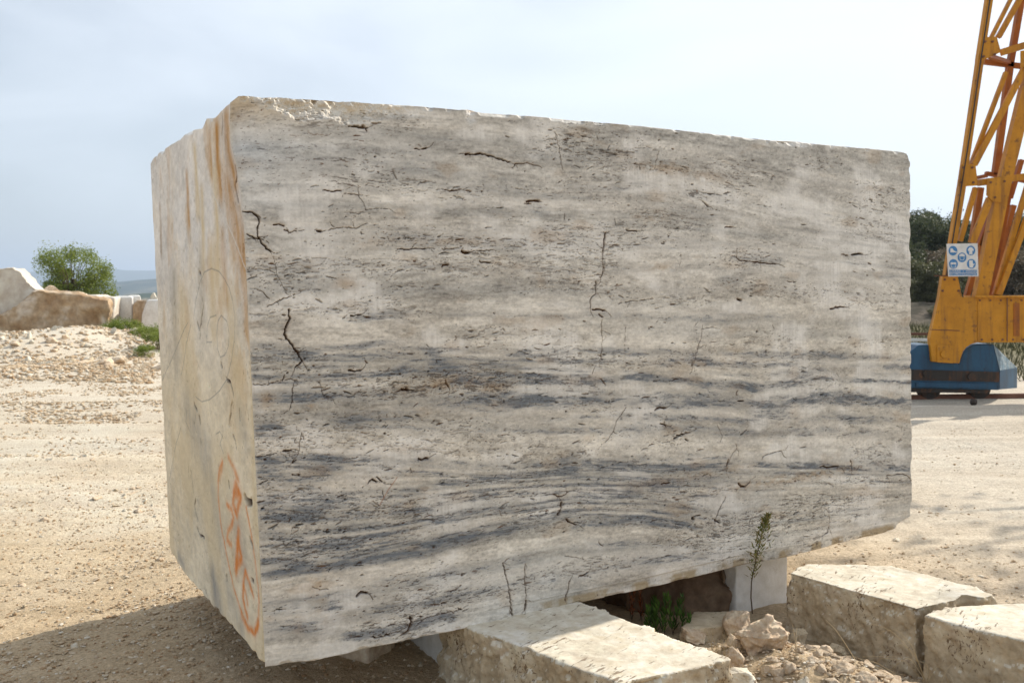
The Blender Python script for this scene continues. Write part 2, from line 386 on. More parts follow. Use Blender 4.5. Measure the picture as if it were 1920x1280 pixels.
pft, pfb = prof(front_top, FR, nF), prof(front_bot, FR, nF)
plt_, plb = prof(left_top, LE, nL), prof(left_bot, LE, nL)

nuF, nuL, nuR, nuK, nv = 1650, 440, 50, 70, 900
def edge_dense(n): return np.linspace(0, 1, n)
sF = np.linspace(0, 1, nuF) ** 1.12; sL = edge_dense(nuL)
tv = edge_dense(nv)

def seg_dist(U, V, pts, taper=True):
    """distance in metres from the grid points to a polyline (only near it)"""
    best = np.full(U.shape, 9.0, np.float32)
    for a, b in zip(pts[:-1], pts[1:]):
        d = (b[0] - a[0], b[1] - a[1]); l2 = d[0] ** 2 + d[1] ** 2 + 1e-12
        k = np.clip(((U - a[0]) * d[0] + (V - a[1]) * d[1]) / l2, 0, 1)
        best = np.minimum(best, np.hypot(U - a[0] - k * d[0], V - a[1] - k * d[1]))
    return best
def window(U, V, pts, pad):
    xs = [p[0] for p in pts]; ys = [p[1] for p in pts]
    c = np.searchsorted(U[0], [min(xs) - pad, max(xs) + pad])
    vcol = V[:, V.shape[1] // 2]
    r0 = max(0, np.searchsorted(vcol, min(ys) - pad) - 22); r1 = min(V.shape[0], np.searchsorted(vcol, max(ys) + pad) + 22)
    return slice(r0, r1), slice(c[0], c[1])

# ---- front face fields (U along, V up, in metres)
tb = np.interp(sF, *pfb); tt = np.interp(sF, *pft)
TF = tb[None, :] + (tt - tb)[None, :] * tv[:, None]; SF = np.repeat(sF[None, :], nv, 0)
U = (SF * LF).astype(np.float32); V = (TF * LH).astype(np.float32)
_P = (bil(FR, SF, TF) - EYE) @ RW; XP = 960 - F * _P[..., 0] / _P[..., 2]; YP = 640 + F * _P[..., 1] / _P[..., 2]
bedlines = [  # how the beds run over the face: (value, photo x -> y)
 (150, [(440, 150), (1720, 245)]), (195, [(440, 192), (900, 214), (1300, 250), (1720, 315)]), (320, [(440, 320), (900, 342), (1250, 362), (1480, 408), (1720, 450)]),
 (508, [(440, 508), (800, 500), (1150, 505), (1450, 505), (1720, 528)]), (655, [(440, 656), (770, 660), (1060, 664), (1400, 668), (1720, 676)]),
 (712, [(440, 715), (860, 702), (1100, 712), (1300, 717), (1430, 727), (1541, 712), (1720, 720)]), (865, [(440, 864), (700, 868), (900, 884), (1060, 876), (1250, 870), (1372, 873), (1720, 884)]),
 (955, [(440, 960), (720, 948), (886, 920), (1060, 908), (1372, 918), (1720, 912)]), (1075, [(440, 1084), (650, 1052), (870, 1008), (1080, 968), (1200, 970), (1350, 998), (1500, 975), (1720, 950)]),
 (1200, [(440, 1205), (700, 1168), (1000, 1110), (1300, 1055), (1720, 985)]), (1320, [(440, 1330), (1720, 1080)])]
_lv = np.array([b for b, _ in bedlines], float); _ly = np.stack([np.interp(XP[nv // 2], *zip(*l)) for _, l in bedlines])   # lines x columns
BED = np.empty_like(XP)
for c_ in range(XP.shape[1]): BED[:, c_] = np.interp(YP[:, c_], _ly[:, c_], _lv)
VB = ((1250 - BED) * 0.00185).astype(np.float32)            # metres, constant along a bed
warpV = 0.045 * (fbm2(U * 1.1, V * 2.5, 101, 3) - 0.5) + 0.020 * (fbm2(U * 6, V * 7, 105, 3) - 0.5)
warpU = 0.10 * (fbm2(U * 2.2, V * 4, 103, 3) - 0.5)
cusp = np.abs(vn2(U * 9 + 2 * fbm2(U * 3, V * 3, 7, 2), V * 1.5, 107) * 2 - 1)
strata = fbm2((U + warpU) * 8, (VB + warpV * .9) * 72, 111, 5, 0.62)
strata2 = fbm2((U + warpU) * 1.2, (VB + warpV * .7) * 22, 121, 4, 0.55)
cloudy = fbm2(U * 3.2, V * 8.0, 131, 5, 0.55)
big = fbm2(U * 0.9, VB * 3.0, 141, 4, 0.5)
speck = fbm2(U * 60, V * 110, 151, 3, 0.7)
bands = [  # x0, y0, x1, y1, half thickness px, strength
 (640, 255, 935, 268, 16, .45), (455, 305, 830, 310, 13, .45), (455, 338, 560, 340, 5, .4), (730, 352, 1000, 356, 11, .55), (825, 378, 960, 395, 14, .55), (990, 378, 1030, 400, 14, .8),
 (640, 300, 980, 330, 20, .35), (700, 448, 1075, 455, 20, .5), (1000, 430, 1100, 440, 20, .45), (465, 505, 740, 508, 9, .5), (655, 592, 765, 583, 11, .85), (700, 545, 1060, 540, 9, .35), (1060, 345, 1250, 348, 12, .55),
 (1250, 380, 1320, 410, 13, .55), (1320, 400, 1480, 412, 11, .6), (1460, 425, 1705, 445, 9, .55), (1095, 440, 1300, 455, 14, .4), (1060, 500, 1170, 505, 10, .7), (1130, 372, 1240, 380, 10, .35),
 (1382, 484, 1470, 486, 14, .8), (1580, 478, 1630, 492, 14, .75), (1350, 520, 1395, 520, 9, .5), (1640, 515, 1709, 520, 7, .5),
 (1150, 590, 1420, 600, 7, .4), (476, 655, 590, 660, 13, .8), (590, 650, 770, 640, 8, .5), (620, 668, 790, 660, 8, .65), (740, 688, 775, 690, 14, .9), (800, 655, 860, 700, 16, .7), (808, 680, 960, 682, 8, .5),
 (945, 668, 1070, 662, 9, .8), (1225, 680, 1340, 672, 8, .6), (1400, 668, 1590, 664, 9, .75), (1235, 672, 1262, 672, 15, .6), (617, 704, 860, 694, 6, .7), (850, 705, 920, 715, 11, .85), (900, 714, 1100, 712, 8, .95), (1060, 714, 1240, 708, 9, .8),
 (1180, 708, 1300, 713, 9, .9), (1300, 718, 1430, 726, 9, .95), (1420, 724, 1530, 706, 8, .7), (475, 715, 640, 708, 5, .5), (750, 752, 950, 748, 14, .75), (880, 760, 1080, 748, 13, .95), (1070, 745, 1390, 748, 14, .65), (1390, 765, 1490, 780, 16, .6), (1540, 748, 1705, 756, 7, .5),
 (620, 785, 800, 772, 13, .6), (478, 795, 560, 800, 14, .8), (485, 810, 540, 812, 10, .7), (480, 862, 560, 856, 12, .85), (482, 885, 640, 880, 15, .9), (560, 868, 700, 862, 10, .6), (706, 868, 740, 862, 9, .75), (715, 880, 735, 882, 15, .9), (735, 862, 830, 860, 9, .7),
 (486, 900, 600, 905, 12, .8), (484, 932, 640, 925, 8, .7), (620, 935, 800, 925, 5, .55), (810, 905, 1085, 880, 6, .75), (1040, 865, 1075, 855, 12, .6), (1060, 872, 1250, 868, 7, .75), (1220, 870, 1372, 872, 8, .9), (1270, 850, 1370, 858, 10, .55),
 (1060, 890, 1200, 896, 9, .55), (1200, 893, 1375, 900, 9, .6), (1077, 925, 1190, 920, 13, .75), (1180, 915, 1370, 925, 12, .6), (885, 922, 990, 918, 11, .75), (488, 955, 620, 950, 15, .95), (486, 975, 600, 968, 12, .8), (722, 955, 805, 955, 12, .9), (640, 960, 740, 955, 8, .55),
 (488, 1000, 560, 1002, 9, .75), (486, 1028, 600, 1020, 8, .7), (590, 1018, 690, 1020, 15, .85), (490, 1052, 560, 1045, 8, .75), (492, 1075, 560, 1066, 9, .95), (545, 1062, 660, 1058, 13, .9), (640, 1055, 720, 1040, 12, .85), (700, 1043, 810, 1030, 10, .95), (700, 1020, 900, 1000, 13, .75), (800, 1028, 960, 990, 9, .8), (790, 980, 960, 945, 16, .45), (940, 990, 1080, 965, 8, .7), (1070, 985, 1180, 970, 12, .75), (1180, 968, 1290, 978, 9, .8), (1285, 975, 1352, 1000, 9, .7),
 (600, 985, 720, 975, 6, .4), (880, 885, 1010, 868, 10, .35), (500, 1135, 580, 1130, 18, .45), (560, 1150, 640, 1120, 15, .5), (500, 1175, 620, 1180, 17, .4), (600, 1130, 640, 1140, 12, .7), (640, 1195, 790, 1175, 9, .75), (780, 1170, 850, 1158, 10, .85), (700, 1085, 900, 1065, 8, .35), (920, 1060, 1000, 1040, 10, .3),
 (1290, 1040, 1340, 1050, 12, .35), (1450, 690, 1600, 680, 10, .25), (1520, 620, 1560, 640, 12, .25), (1440, 1040, 1620, 1000, 12, .25)]
band = np.zeros_like(U)
Uw = U + warpU * 0.35; Vw = V + 0.55 * warpV + 0.008 * cusp
for (x0, y0, x1, y1, hpx, st) in bands:
    a = fpt(x0, y0); b = fpt(x1, y1)
    yy = fpt((x0 + x1) / 2, (y0 + y1) / 2 - hpx); hm = abs(yy[1] - (a[1] + b[1]) / 2) * 0.95 + 0.002
    pad = hm * 3 + 0.15; ws = window(U, V, [a, b], pad)
    u = Uw[ws]; v = Vw[ws]
    d = np.array([b[0] - a[0], b[1] - a[1]]); l = np.hypot(*d) + 1e-6; d /= l
    al = (u - a[0]) * d[0] + (v - a[1]) * d[1]; pe = -(u - a[0]) * d[1] + (v - a[1]) * d[0]
    end = sstep(-0.06, 0.05, al) * sstep(l + 0.06, l - 0.05, al)
    g = np.exp(-np.abs(pe / hm) ** 2.0) * end
    band[ws] = 1 - (1 - band[ws]) * (1 - st * g)
g0 = band.copy()
bedprof = np.zeros_like(U); bw = BED + warpV * 240 + 4 * cusp
for (b0, hw, st) in [(245, 8, .3), (265, 9, .4), (306, 10, .45), (345, 12, .5), (378, 8, .4), (402, 6, .3), (432, 10, .4), (455, 12, .5), (508, 10, .5), (545, 8, .3), (590, 8, .35), (652, 7, .5), (672, 8, .6), (692, 5, .45), (711, 7, .85), (748, 13, .8), (780, 9, .45), (802, 9, .4), (862, 9, .75), (886, 11, .6), (928, 8, .55), (957, 11, .8), (978, 10, .65), (1008, 8, .55), (1026, 8, .6), (1052, 9, .8), (1075, 8, .75), (1135, 14, .35), (1178, 14, .4)]:
    lat = sstep(0.30, 0.60, fbm2(U * 1.5 + b0, U * 0 + b0 * .37, 600, 3) + (1.2 if False else 0.12) - 0.14 * sstep(2.2, 3.2, U))
    bedprof = np.maximum(bedprof, st * np.exp(-((bw - b0) / hw) ** 2) * (0.62 + 0.38 * lat))
g0 = np.maximum(g0, bedprof)
fibre = fbm2((U + warpU) * 16, (VB + warpV) * 150, 113, 4, 0.65)
wisp = fbm2((U + warpU * 1.5) * 5.0, (VB + warpV * 1.4 + 0.012 * cusp) * 40, 117, 5, 0.6)
nz_ = (strata - 0.5) * 1.5 + (wisp - 0.5) * 2.2 + (fibre - 0.5) * 1.2 + (cloudy - 0.5) * 1.2
fine_ = fbm2(U * 70, V * 120, 165, 4, 0.75); grain = fbm2((U + warpU) * 38, (VB + warpV) * 110, 166, 4, 0.72)
g0 *= (1 - 0.35 * sstep(0.95, 1.55, V))
g0 *= 1 - 0.62 * sstep(1.75, 2.4, U) * sstep(900, 960, BED)
nz_ += (grain - 0.5) * 2.0 + (fine_ - 0.5) * 1.2
hard = sstep(0.18, 1.0, g0 * 0.95 + nz_ * (0.30 + 0.55 * sstep(0, .5, g0)))
softb = np.clip(g0 * (0.85 + 2.0 * (strata - .5) + 1.2 * (wisp - .5) + 0.7 * (fibre - .5)), 0, 1)
band = np.clip(0.58 * softb + 0.36 * hard, 0, 0.90) * (1 - 0.2 * sstep(0.95, 1.55, V))
bandtex = np.clip(1 + 2.0 * (fibre - .5) + 1.6 * (fbm2((U + warpU) * 9, (VB + warpV) * 60, 119, 4, .65) - .5), .5, 1.6)
band = np.clip(band + 0.34 * sstep(0.54, 0.74, strata2) * sstep(0.45, 0.65, big) * np.clip(strata * 2 - .4, 0, 1), 0, 1)
topness = sstep(0.95, 1.55, V)
col = np.zeros(U.shape + (3,), np.float32)
beige = np.array([0.575, 0.525, 0.445]); beige2 = np.array([0.655, 0.61, 0.53]); grey = np.array([0.575, 0.55, 0.505]); grey2 = np.array([0.495, 0.475, 0.435])
blue = np.array([0.140, 0.158, 0.178]); blue_t = np.array([0.26, 0.27, 0.275])
k1 = sstep(0.30, 0.7, cloudy * 0.6 + strata * 0.4)[..., None]
basec = beige * (1 - k1) + beige2 * k1
topc = grey2 * (1 - k1) + grey * 1.12 * k1
basec = basec * (1 - 0.62 * topness[..., None]) + topc * 0.62 * topness[..., None]
dip = VB
lam = fbm2(U * 2.6, (dip + warpV) * 36, 161, 5, 0.62)
mott = fbm2(U * 7, VB * 12, 163, 6, 0.68)
basec *= (0.95 + 0.55 * (lam[..., None] - 0.5) + 0.5 * (strata[..., None] - 0.5) + 0.62 * (mott[..., None] - 0.5) + 0.35 * (fibre[..., None] - 0.5) + 0.35 * (grain[..., None] - 0.5) + 0.75 * (fine_[..., None] - .5))
layer = sstep(0.42, 0.66, fbm2(U * 0.45 + 0.3 * warpU, (VB + warpV * .8) * 15, 168, 4, 0.5))[..., None]
basec = basec * (1 - layer * np.array([0.17, 0.155, 0.14])); pale_l = sstep(0.50, 0.68, fbm2(U * 0.6, (VB + warpV * .8) * 12, 169, 4, 0.55))[..., None]
basec = basec * (1 - .3 * pale_l) + np.array([0.73, 0.70, 0.645]) * .3 * pale_l
# pale crystalline tufts with vertical fibres
tuft = sstep(0.52, 0.70, fbm2(U * 4.2, VB * 8, 171, 4, 0.55)) * (0.6 + 0.5 * vn2(U * 140, V * 9, 173))
for (cx, cy, rx, ry, s) in [(1180, 800, 35, 38, .6), (1530, 830, 60, 45, .5), (1620, 860, 55, 50, .6), (1390, 960, 60, 55, .5), (940, 1110, 55, 50, .55), (1020, 1100, 50, 50, .4), (560, 820, 70, 25, .6), (560, 930, 60, 14, .8), (680, 890, 35, 22, .55), (550, 725, 50, 20, .5), (690, 720, 40, 10, .5), (1620, 620, 30, 40, .5), (990, 620, 80, 25, .4), (1290, 620, 120, 26, .35), (620, 580, 40, 25, .5), (560, 390, 80, 30, .4), (760, 640, 60, 10, .4)]:
    a = fpt(cx, cy); bx = fpt(cx + rx, cy); by = fpt(cx, cy - ry)
    g = np.exp(-(((Uw - a[0]) / (bx[0] - a[0])) ** 2 + ((Vw - a[1]) / (by[1] - a[1])) ** 2) ** 1.5)
    tuft = np.maximum(tuft, s * g * (0.65 + 0.5 * vn2(U * 140, V * 9, 173)))
tuft = np.clip(tuft * (0.72 + 0.7 * (fbm2(U * 24, V * 26, 175, 4, .6) - .3)), 0, 1) * (1 - 0.6 * band)
col[:] = basec * (1 - 0.62 * tuft[..., None]) + np.array([0.80, 0.775, 0.73]) * 0.70 * tuft[..., None]
bl = blue * (1 - 0.65 * topness[..., None]) + blue_t * 0.65 * topness[..., None]
bb = np.clip(band * (0.55 + 0.45 * bandtex), 0, 0.95)[..., None] * (1 - 0.12 * topness[..., None])
col = col * (1 - bb) + bl * bb
# thin dark laminae, wavy
li = np.abs(fbm2((U + warpU) * 3.0, (VB + warpV * 1.3) * 30, 181, 3) - 0.5)
li2 = np.abs(fbm2((U + warpU) * 5.0, (VB + warpV * 1.3) * 62, 187, 3) - 0.5)
lin = np.maximum(np.exp(-(li / 0.009) ** 2), 0.8 * np.exp(-(li2 / 0.014) ** 2)) * sstep(0.42, 0.55, grain) * (0.22 + 0.6 * sstep(0.15, 0.6, band)) * sstep(0.35, 0.6, cloudy)
col *= (1 - 0.45 * lin[..., None])
# ochre staining
och = sstep(0.66, 0.8, fbm2(U * 5, V * 12, 191, 4)) * 0.4
for (cx, cy, rx, ry, s) in [(825, 720, 80, 12, .8), (925, 725, 30, 10, .8), (600, 1095, 18, 26, .9), (605, 1140, 12, 40, .5), (650, 530, 22, 12, .8), (500, 750, 12, 16, .9), (580, 755, 8, 10, .9), (1250, 315, 60, 14, .7), (1330, 330, 40, 14, .5), (1300, 890, 150, 9, .5), (1500, 895, 150, 9, .7), (1320, 680, 80, 10, .5), (1240, 500, 30, 10, .6), (1230, 408, 20, 14, .6), (560, 1175, 14, 16, .5), (760, 840, 60, 8, .4), (940, 760, 25, 10, .4), (630, 210, 22, 12, .7), (700, 455, 60, 12, .4), (850, 452, 100, 8, .5)]:
    a = fpt(cx, cy); bx = fpt(cx + rx, cy); by = fpt(cx, cy - ry)
    g = np.exp(-((((U + warpU * .3) - a[0]) / (bx[0] - a[0])) ** 2 + (((V + warpV * .3) - a[1]) / (by[1] - a[1])) ** 2))
    och = np.maximum(och, s * g * sstep(0.3, 0.6, fbm2(U * 30, V * 50, 193, 4)))
ochc = np.array([0.36, 0.22, 0.09])
col = col * (1 - 0.55 * och[..., None]) + ochc * 0.55 * och[..., None]
# sawn ledge and ochre stains along the bottom edge
DF = np.zeros_like(U); pitm = np.zeros_like(U); pitbr = np.zeros_like(U)
Vb = V - (tb * LH)[None, :]
led = sstep(0.75, 1.1, U) * sstep(2.7, 2.2, U)
DF += led * (0.006 * sstep(0.052, 0.046, Vb)) 
ledge_line = np.exp(-((Vb - 0.050) / 0.004) ** 2) * led + 0.6 * np.exp(-((Vb - 0.03) / 0.003) ** 2) * led
col = col * (1 - 0.55 * ledge_line[..., None]) + np.array([0.66, 0.64, 0.60]) * 0.55 * ledge_line[..., None]
st_ = sstep(0.044, 0.028, Vb) * sstep(0.38, 0.62, fbm2(U * 14, V * 9, 201, 4)) * sstep(0.6, 1.3, U)
col = col * (1 - 0.75 * st_[..., None]) + np.array([0.33, 0.24, 0.12]) * 0.75 * st_[..., None]
wht = sstep(0.07, 0.02, Vb) * sstep(1.0, 0.2, U)
col = col * (1 - 0.35 * wht[..., None]) + np.array([0.62, 0.59, 0.53]) * 0.35 * wht[..., None]

# pits: thousands of small bed-parallel voids, clustered
dens = np.clip(0.04 + 1.0 * sstep(0.45, 0.68, fbm2(U * 2.2, VB * 13, 211, 4)) + 0.85 * sstep(0.15, 0.55, band) + 0.35 * och, 0, 1)
regions = [(540, 300, 140, 60, .8), (1150, 260, 130, 30, .8), (1350, 380, 120, 20, .7), (800, 450, 160, 25, 1.2), (860, 725, 150, 18, 2.0), (1250, 830, 60, 30, 1.1), (1530, 960, 150, 40, .9), (800, 1120, 110, 40, 1.3), (560, 1000, 90, 60, .9), (760, 960, 60, 25, 1.2), (1400, 480, 60, 22, 1.4), (950, 940, 90, 40, .8), (1390, 1000, 100, 40, .8)]
for (cx, cy, rx, ry, s) in regions:
    a = fpt(cx, cy); bx = fpt(cx + rx, cy); by = fpt(cx, cy - ry)
    dens += s * 0.9 * np.exp(-(((U - a[0]) / (bx[0] - a[0])) ** 2 + ((V - a[1]) / (by[1] - a[1])) ** 2))
def splat(Ug, Vg, Dg, pm, br, n, dn, lenr, wr, dep, seed, vert=False, slopefn=None):
    rg = np.random.default_rng(seed); k = 0; rows, cols = Ug.shape
    dmax = dn.max()
    while k < n:
        r = rg.integers(2, rows - 2); c = rg.integers(2, cols - 2)
        if rg.random() * dmax > dn[r, c]: continue
        k += 1
        u0, v0 = Ug[r, c], Vg[r, c]
        e = rg.random() ** 3
        le = lenr[0] + (lenr[1] - lenr[0]) * e; wd = wr[0] + (wr[1] - wr[0]) * rg.random() ** 2
        ang = rg.normal(0, 0.16) + (slopefn(u0, v0) if slopefn else 0)
        if vert: ang += math.pi / 2
        du = abs(Ug[r, min(c + 1, cols - 1)] - u0) + 1e-5; dv = abs(Vg[min(r + 1, rows - 1), c] - v0) + 1e-5
        ex = max(le, wd) * 1.3; a = int(ex / du) + 2; b = int(ex / dv) + 2
        s_ = (slice(max(0, r - b), r + b + 1), slice(max(0, c - a), c + a + 1))
        u = Ug[s_] - u0; v = Vg[s_] - v0
        al = u * math.cos(ang) + v * math.sin(ang); pe = -u * math.sin(ang) + v * math.cos(ang) - rg.normal(0, 6) * al ** 2
        g = np.clip(1.25 - (al / le) ** 2 - (pe / wd) ** 2, 0, 1); g = sstep(0, 0.6, g)
        pm[s_] = np.maximum(pm[s_], g * (0.22 + 0.6 * rg.random())); Dg[s_] = np.maximum(Dg[s_], g * dep * (0.4 + rg.random()))
        if rg.random() < 0.42: br[s_] = np.maximum(br[s_], g)
slope = lambda u, v: (-0.10 if (u > 1.8 and v > 1.2) else 0.04 if v < 0.7 else 0.0)
Dp = np.zeros_like(U)
splat(U, V, Dp, pitm, pitbr, 17000, dens ** 1.5, (0.0014, 0.0065), (0.0009, 0.0018), 0.004, 5, slopefn=slope)
splat(U, V, Dp, pitm, pitbr, 1000, dens ** 1.2, (0.005, 0.024), (0.0016, 0.0036), 0.009, 6, slopefn=slope)
splat(U, V, Dp, pitm, pitbr, 120, dens ** .5, (0.004, 0.022), (0.0015, 0.003), 0.006, 8, vert=False, slopefn=lambda u, v: 1.2 * math.sin(u * 91.7 + v * 57))
vo = sstep(0.60, 0.70, fbm2((U + warpU) * 34, (VB + warpV) * 190, 251, 3, 0.6)) * sstep(0.55, 1.3, dens) * 0.8
pitm = np.maximum(pitm, vo * 0.75); Dp = np.maximum(Dp, vo * 0.003)
cracks = [  # points in the photograph, width px, brown 0..1
 ([(455, 395), (470, 397), (482, 403), (487, 415), (482, 430), (484, 443), (491, 455), (500, 464), (508, 471)], 5, .5), ([(464, 440), (478, 446), (489, 449)], 3, .4),
 ([(508, 471), (515, 490), (520, 515), (533, 541), (545, 552)], 1.3, .3), ([(455, 450), (470, 447)], 2, .4),
 ([(541, 580), (543, 598), (537, 612), (534, 626), (541, 637), (549, 649), (557, 660), (562, 668), (567, 677)], 5, .6), ([(567, 678), (560, 683), (554, 688)], 3.5, .3), ([(537, 612), (541, 606)], 6, .8),
 ([(500, 575), (520, 565), (545, 556), (552, 553)], 2.6, .6), ([(467, 540), (490, 545), (505, 560)], 1.6, .6),
 ([(875, 288), (885, 290), (901, 287), (915, 292), (925, 293), (935, 298), (948, 301), (957, 304)], 4.5, .5), ([(875, 289), (880, 288)], 6, .9), ([(961, 316), (967, 308), (977, 306), (993, 306), (1001, 310)], 2.6, 1.0),
 ([(1136, 437), (1134, 450), (1132, 461), (1131, 470)], 4.5, .7), ([(1131, 470), (1130, 492), (1133, 500)], 2.5, .6), ([(1133, 502), (1130, 510), (1127, 520)], 4, .7), ([(1118, 527), (1117, 541), (1117, 551), (1110, 558), (1108, 563), (1107, 577)], 3.6, .4),
 ([(1110, 580), (1121, 580), (1134, 582)], 4, .8), ([(1124, 588), (1131, 595)], 3.2, .7), ([(1128, 600), (1128, 620), (1129, 645), (1128, 660), (1127, 672)], 2.2, .5),
 ([(1173, 614), (1172, 640), (1172, 665), (1173, 696)], 1.3, .3), ([(1316, 610), (1315, 630), (1308, 655), (1299, 684)], 2.0, .4), ([(1299, 680), (1297, 686)], 3, .4), ([(1312, 618), (1335, 614), (1350, 617)], 1.3, .3),
 ([(1173, 765), (1163, 780), (1156, 790), (1150, 808), (1140, 824), (1134, 829)], 2.2, .4), ([(1381, 832), (1381, 842), (1374, 850), (1368, 860), (1363, 878)], 2.0, .6), ([(1366, 862), (1363, 873)], 4, .8),
 ([(1430, 862), (1431, 855), (1442, 852), (1453, 848), (1465, 845)], 2.6, .4), ([(1361, 932), (1354, 945), (1348, 955), (1344, 965), (1342, 978)], 3.2, .3), ([(1340, 976), (1350, 980)], 4.2, .2),
 ([(1300, 968), (1304, 966), (1313, 965)], 3, .3), ([(1299, 971), (1301, 973)], 6, .1), ([(1385, 906), (1390, 911), (1398, 912), (1405, 905)], 6, 1.0), ([(1663, 892), (1675, 890), (1692, 888), (1701, 892), (1710, 902)], 2.6, .5),
 ([(1545, 952), (1555, 960), (1555, 985)], 1.8, .5), ([(1555, 985), (1551, 998), (1542, 1005)], 3, .4), ([(1228, 768), (1237, 765), (1249, 765)], 4, .6), ([(1237, 795), (1250, 797)], 3, .6),
 ([(657, 235), (672, 237), (690, 239)], 6, .4), ([(683, 235), (689, 245)], 5, .7), ([(777, 279), (790, 280), (800, 278)], 4, .8), ([(785, 272), (795, 278)], 2, .9), ([(582, 246), (590, 251), (608, 251)], 2.6, .8), ([(665, 254), (677, 254)], 3, .9), ([(550, 250), (565, 252)], 2.5, .7),
 ([(607, 357), (622, 358), (640, 357)], 3.2, .6), ([(645, 362), (660, 364), (671, 366)], 2.4, .7), ([(671, 366), (682, 380), (686, 393), (705, 391), (730, 391), (742, 400)], 1.2, .2), ([(834, 357), (848, 358), (862, 357)], 3.2, .8), ([(987, 379), (1000, 377), (1011, 377)], 5, .9), ([(983, 382), (995, 382)], 3, .9),
 ([(533, 431), (543, 435), (556, 433)], 3.2, 1.), ([(513, 421), (524, 421), (533, 424)], 4, 1.), ([(594, 434), (602, 434)], 6, .7), ([(602, 434), (630, 428), (650, 426), (665, 428), (674, 426)], 2.0, .5),
 ([(866, 470), (872, 474), (880, 474)], 6, .9), ([(880, 471), (900, 470), (920, 469)], 2.6, .7), ([(745, 467), (770, 467), (798, 466)], 2.8, .5), ([(829, 499), (841, 496)], 4, 1.), ([(898, 491), (908, 492), (920, 493)], 3.2, .6), ([(830, 467), (850, 467)], 2.6, .9),
 ([(657, 592), (668, 591), (678, 590)], 3.2, .2), ([(1381, 470), (1381, 482), (1388, 488), (1400, 489), (1425, 492), (1455, 495)], 2.8, .6), ([(1597, 478), (1606, 477), (1617, 477)], 6, .2), ([(1578, 477), (1590, 479)], 3, .7), ([(1627, 493), (1632, 495)], 4, .5),
 ([(1318, 377), (1328, 387)], 3.6, .3), ([(1383, 561), (1390, 563)], 6, .8), ([(1558, 579), (1568, 576), (1584, 576)], 4, .5), ([(1160, 569), (1180, 565), (1208, 562)], 2.4, .5), ([(1359, 426), (1373, 426)], 3, 1.), ([(1175, 431), (1195, 434)], 3, .5),
 ([(654, 694), (665, 697), (678, 694)], 4.5, .6), ([(475, 721), (503, 721), (525, 713), (545, 710)], 2.2, .7), ([(529, 713), (533, 706)], 3.5, .8), ([(551, 721), (548, 735), (547, 752), (545, 764)], 2.2, .4), ([(598, 716), (604, 728), (606, 740), (615, 745)], 1.8, .3),
 ([(754, 731), (766, 731)], 7, .9), ([(835, 712), (842, 725)], 3, 1.), ([(567, 810), (565, 820), (562, 830), (560, 850), (549, 866)], 1.8, .6), ([(530, 846), (545, 844)], 4, .6), ([(483, 857), (505, 853), (525, 850)], 2.4, .3), ([(549, 867), (555, 862)], 3.2, .8),
 ([(690, 906), (698, 898), (706, 903)], 4.5, .6), ([(705, 895), (717, 903)], 3, .6), ([(549, 890), (562, 890)], 3.4, .8), ([(488, 907), (502, 900)], 3, .6), ([(785, 859), (791, 862), (802, 859)], 4.2, .7), ([(768, 878), (772, 886)], 2, .2),
 ([(1047, 964), (1052, 955), (1053, 942)], 5, 1.), ([(1037, 926), (1046, 931), (1058, 929), (1065, 922)], 3, 1.), ([(1064, 974), (1070, 980), (1080, 983)], 4.5, .8), ([(1242, 907), (1255, 905)], 4, .9), ([(1382, 732), (1381, 740)], 3, .8), ([(1385, 751), (1394, 752)], 4.2, .4), ([(1540, 875), (1555, 875), (1572, 874)], 4, .5), ([(1596, 863), (1597, 882)], 3, .3),
 ([(771, 1160), (770, 1175), (765, 1183), (753, 1190)], 4, .9), ([(769, 1160), (773, 1160)], 6, .5), ([(700, 1194), (709, 1195), (718, 1193)], 5, .5), ([(721, 1191), (730, 1190)], 4.5, .4), ([(733, 1187), (745, 1184), (770, 1172)], 2, .8), ([(864, 1142), (850, 1147), (832, 1150), (800, 1158), (789, 1166)], 2.4, .7), ([(860, 1142), (866, 1142)], 4, .4),
 ([(669, 1117), (676, 1111), (688, 1111)], 5.5, .7), ([(829, 1132), (836, 1130)], 4.5, .8), ([(788, 1155), (794, 1155)], 4, .4), ([(943, 1054), (948, 1075), (954, 1098), (957, 1120), (959, 1136)], 2.8, .4), ([(959, 1134), (962, 1157)], 4, .9), ([(986, 1056), (984, 1080), (985, 1100), (987, 1125), (986, 1143)], 2.4, .6), ([(987, 1125), (986, 1143)], 5, 1.),
 ([(1068, 1089), (1065, 1105), (1062, 1127)], 3.2, .8), ([(1085, 1083), (1092, 1078), (1102, 1074)], 3, .2), ([(1060, 1043), (1080, 1044), (1100, 1050)], 1.6, .4), ([(1041, 248), (1044, 262), (1049, 278), (1052, 300)], 1.8, .5), ([(1236, 285), (1230, 302)], 1.8, .6),
 ([(1075, 1075), (1070, 1090)], 1.5, .4), ([(585, 1100), (600, 1105)], 2.5, .9), ([(700, 940), (712, 947)], 2, .6), ([(1345, 795), (1352, 812)], 2.0, .3), ([(1246, 790), (1249, 800)], 3, .5), ([(1390, 815), (1400, 806)], 3, .2), ([(1270, 815), (1290, 812)], 4, .2), ([(1265, 822), (1278, 816)], 5, .2), ([(1285, 822), (1290, 826)], 5, .2)]
rgc = random.Random(4)
hair = []
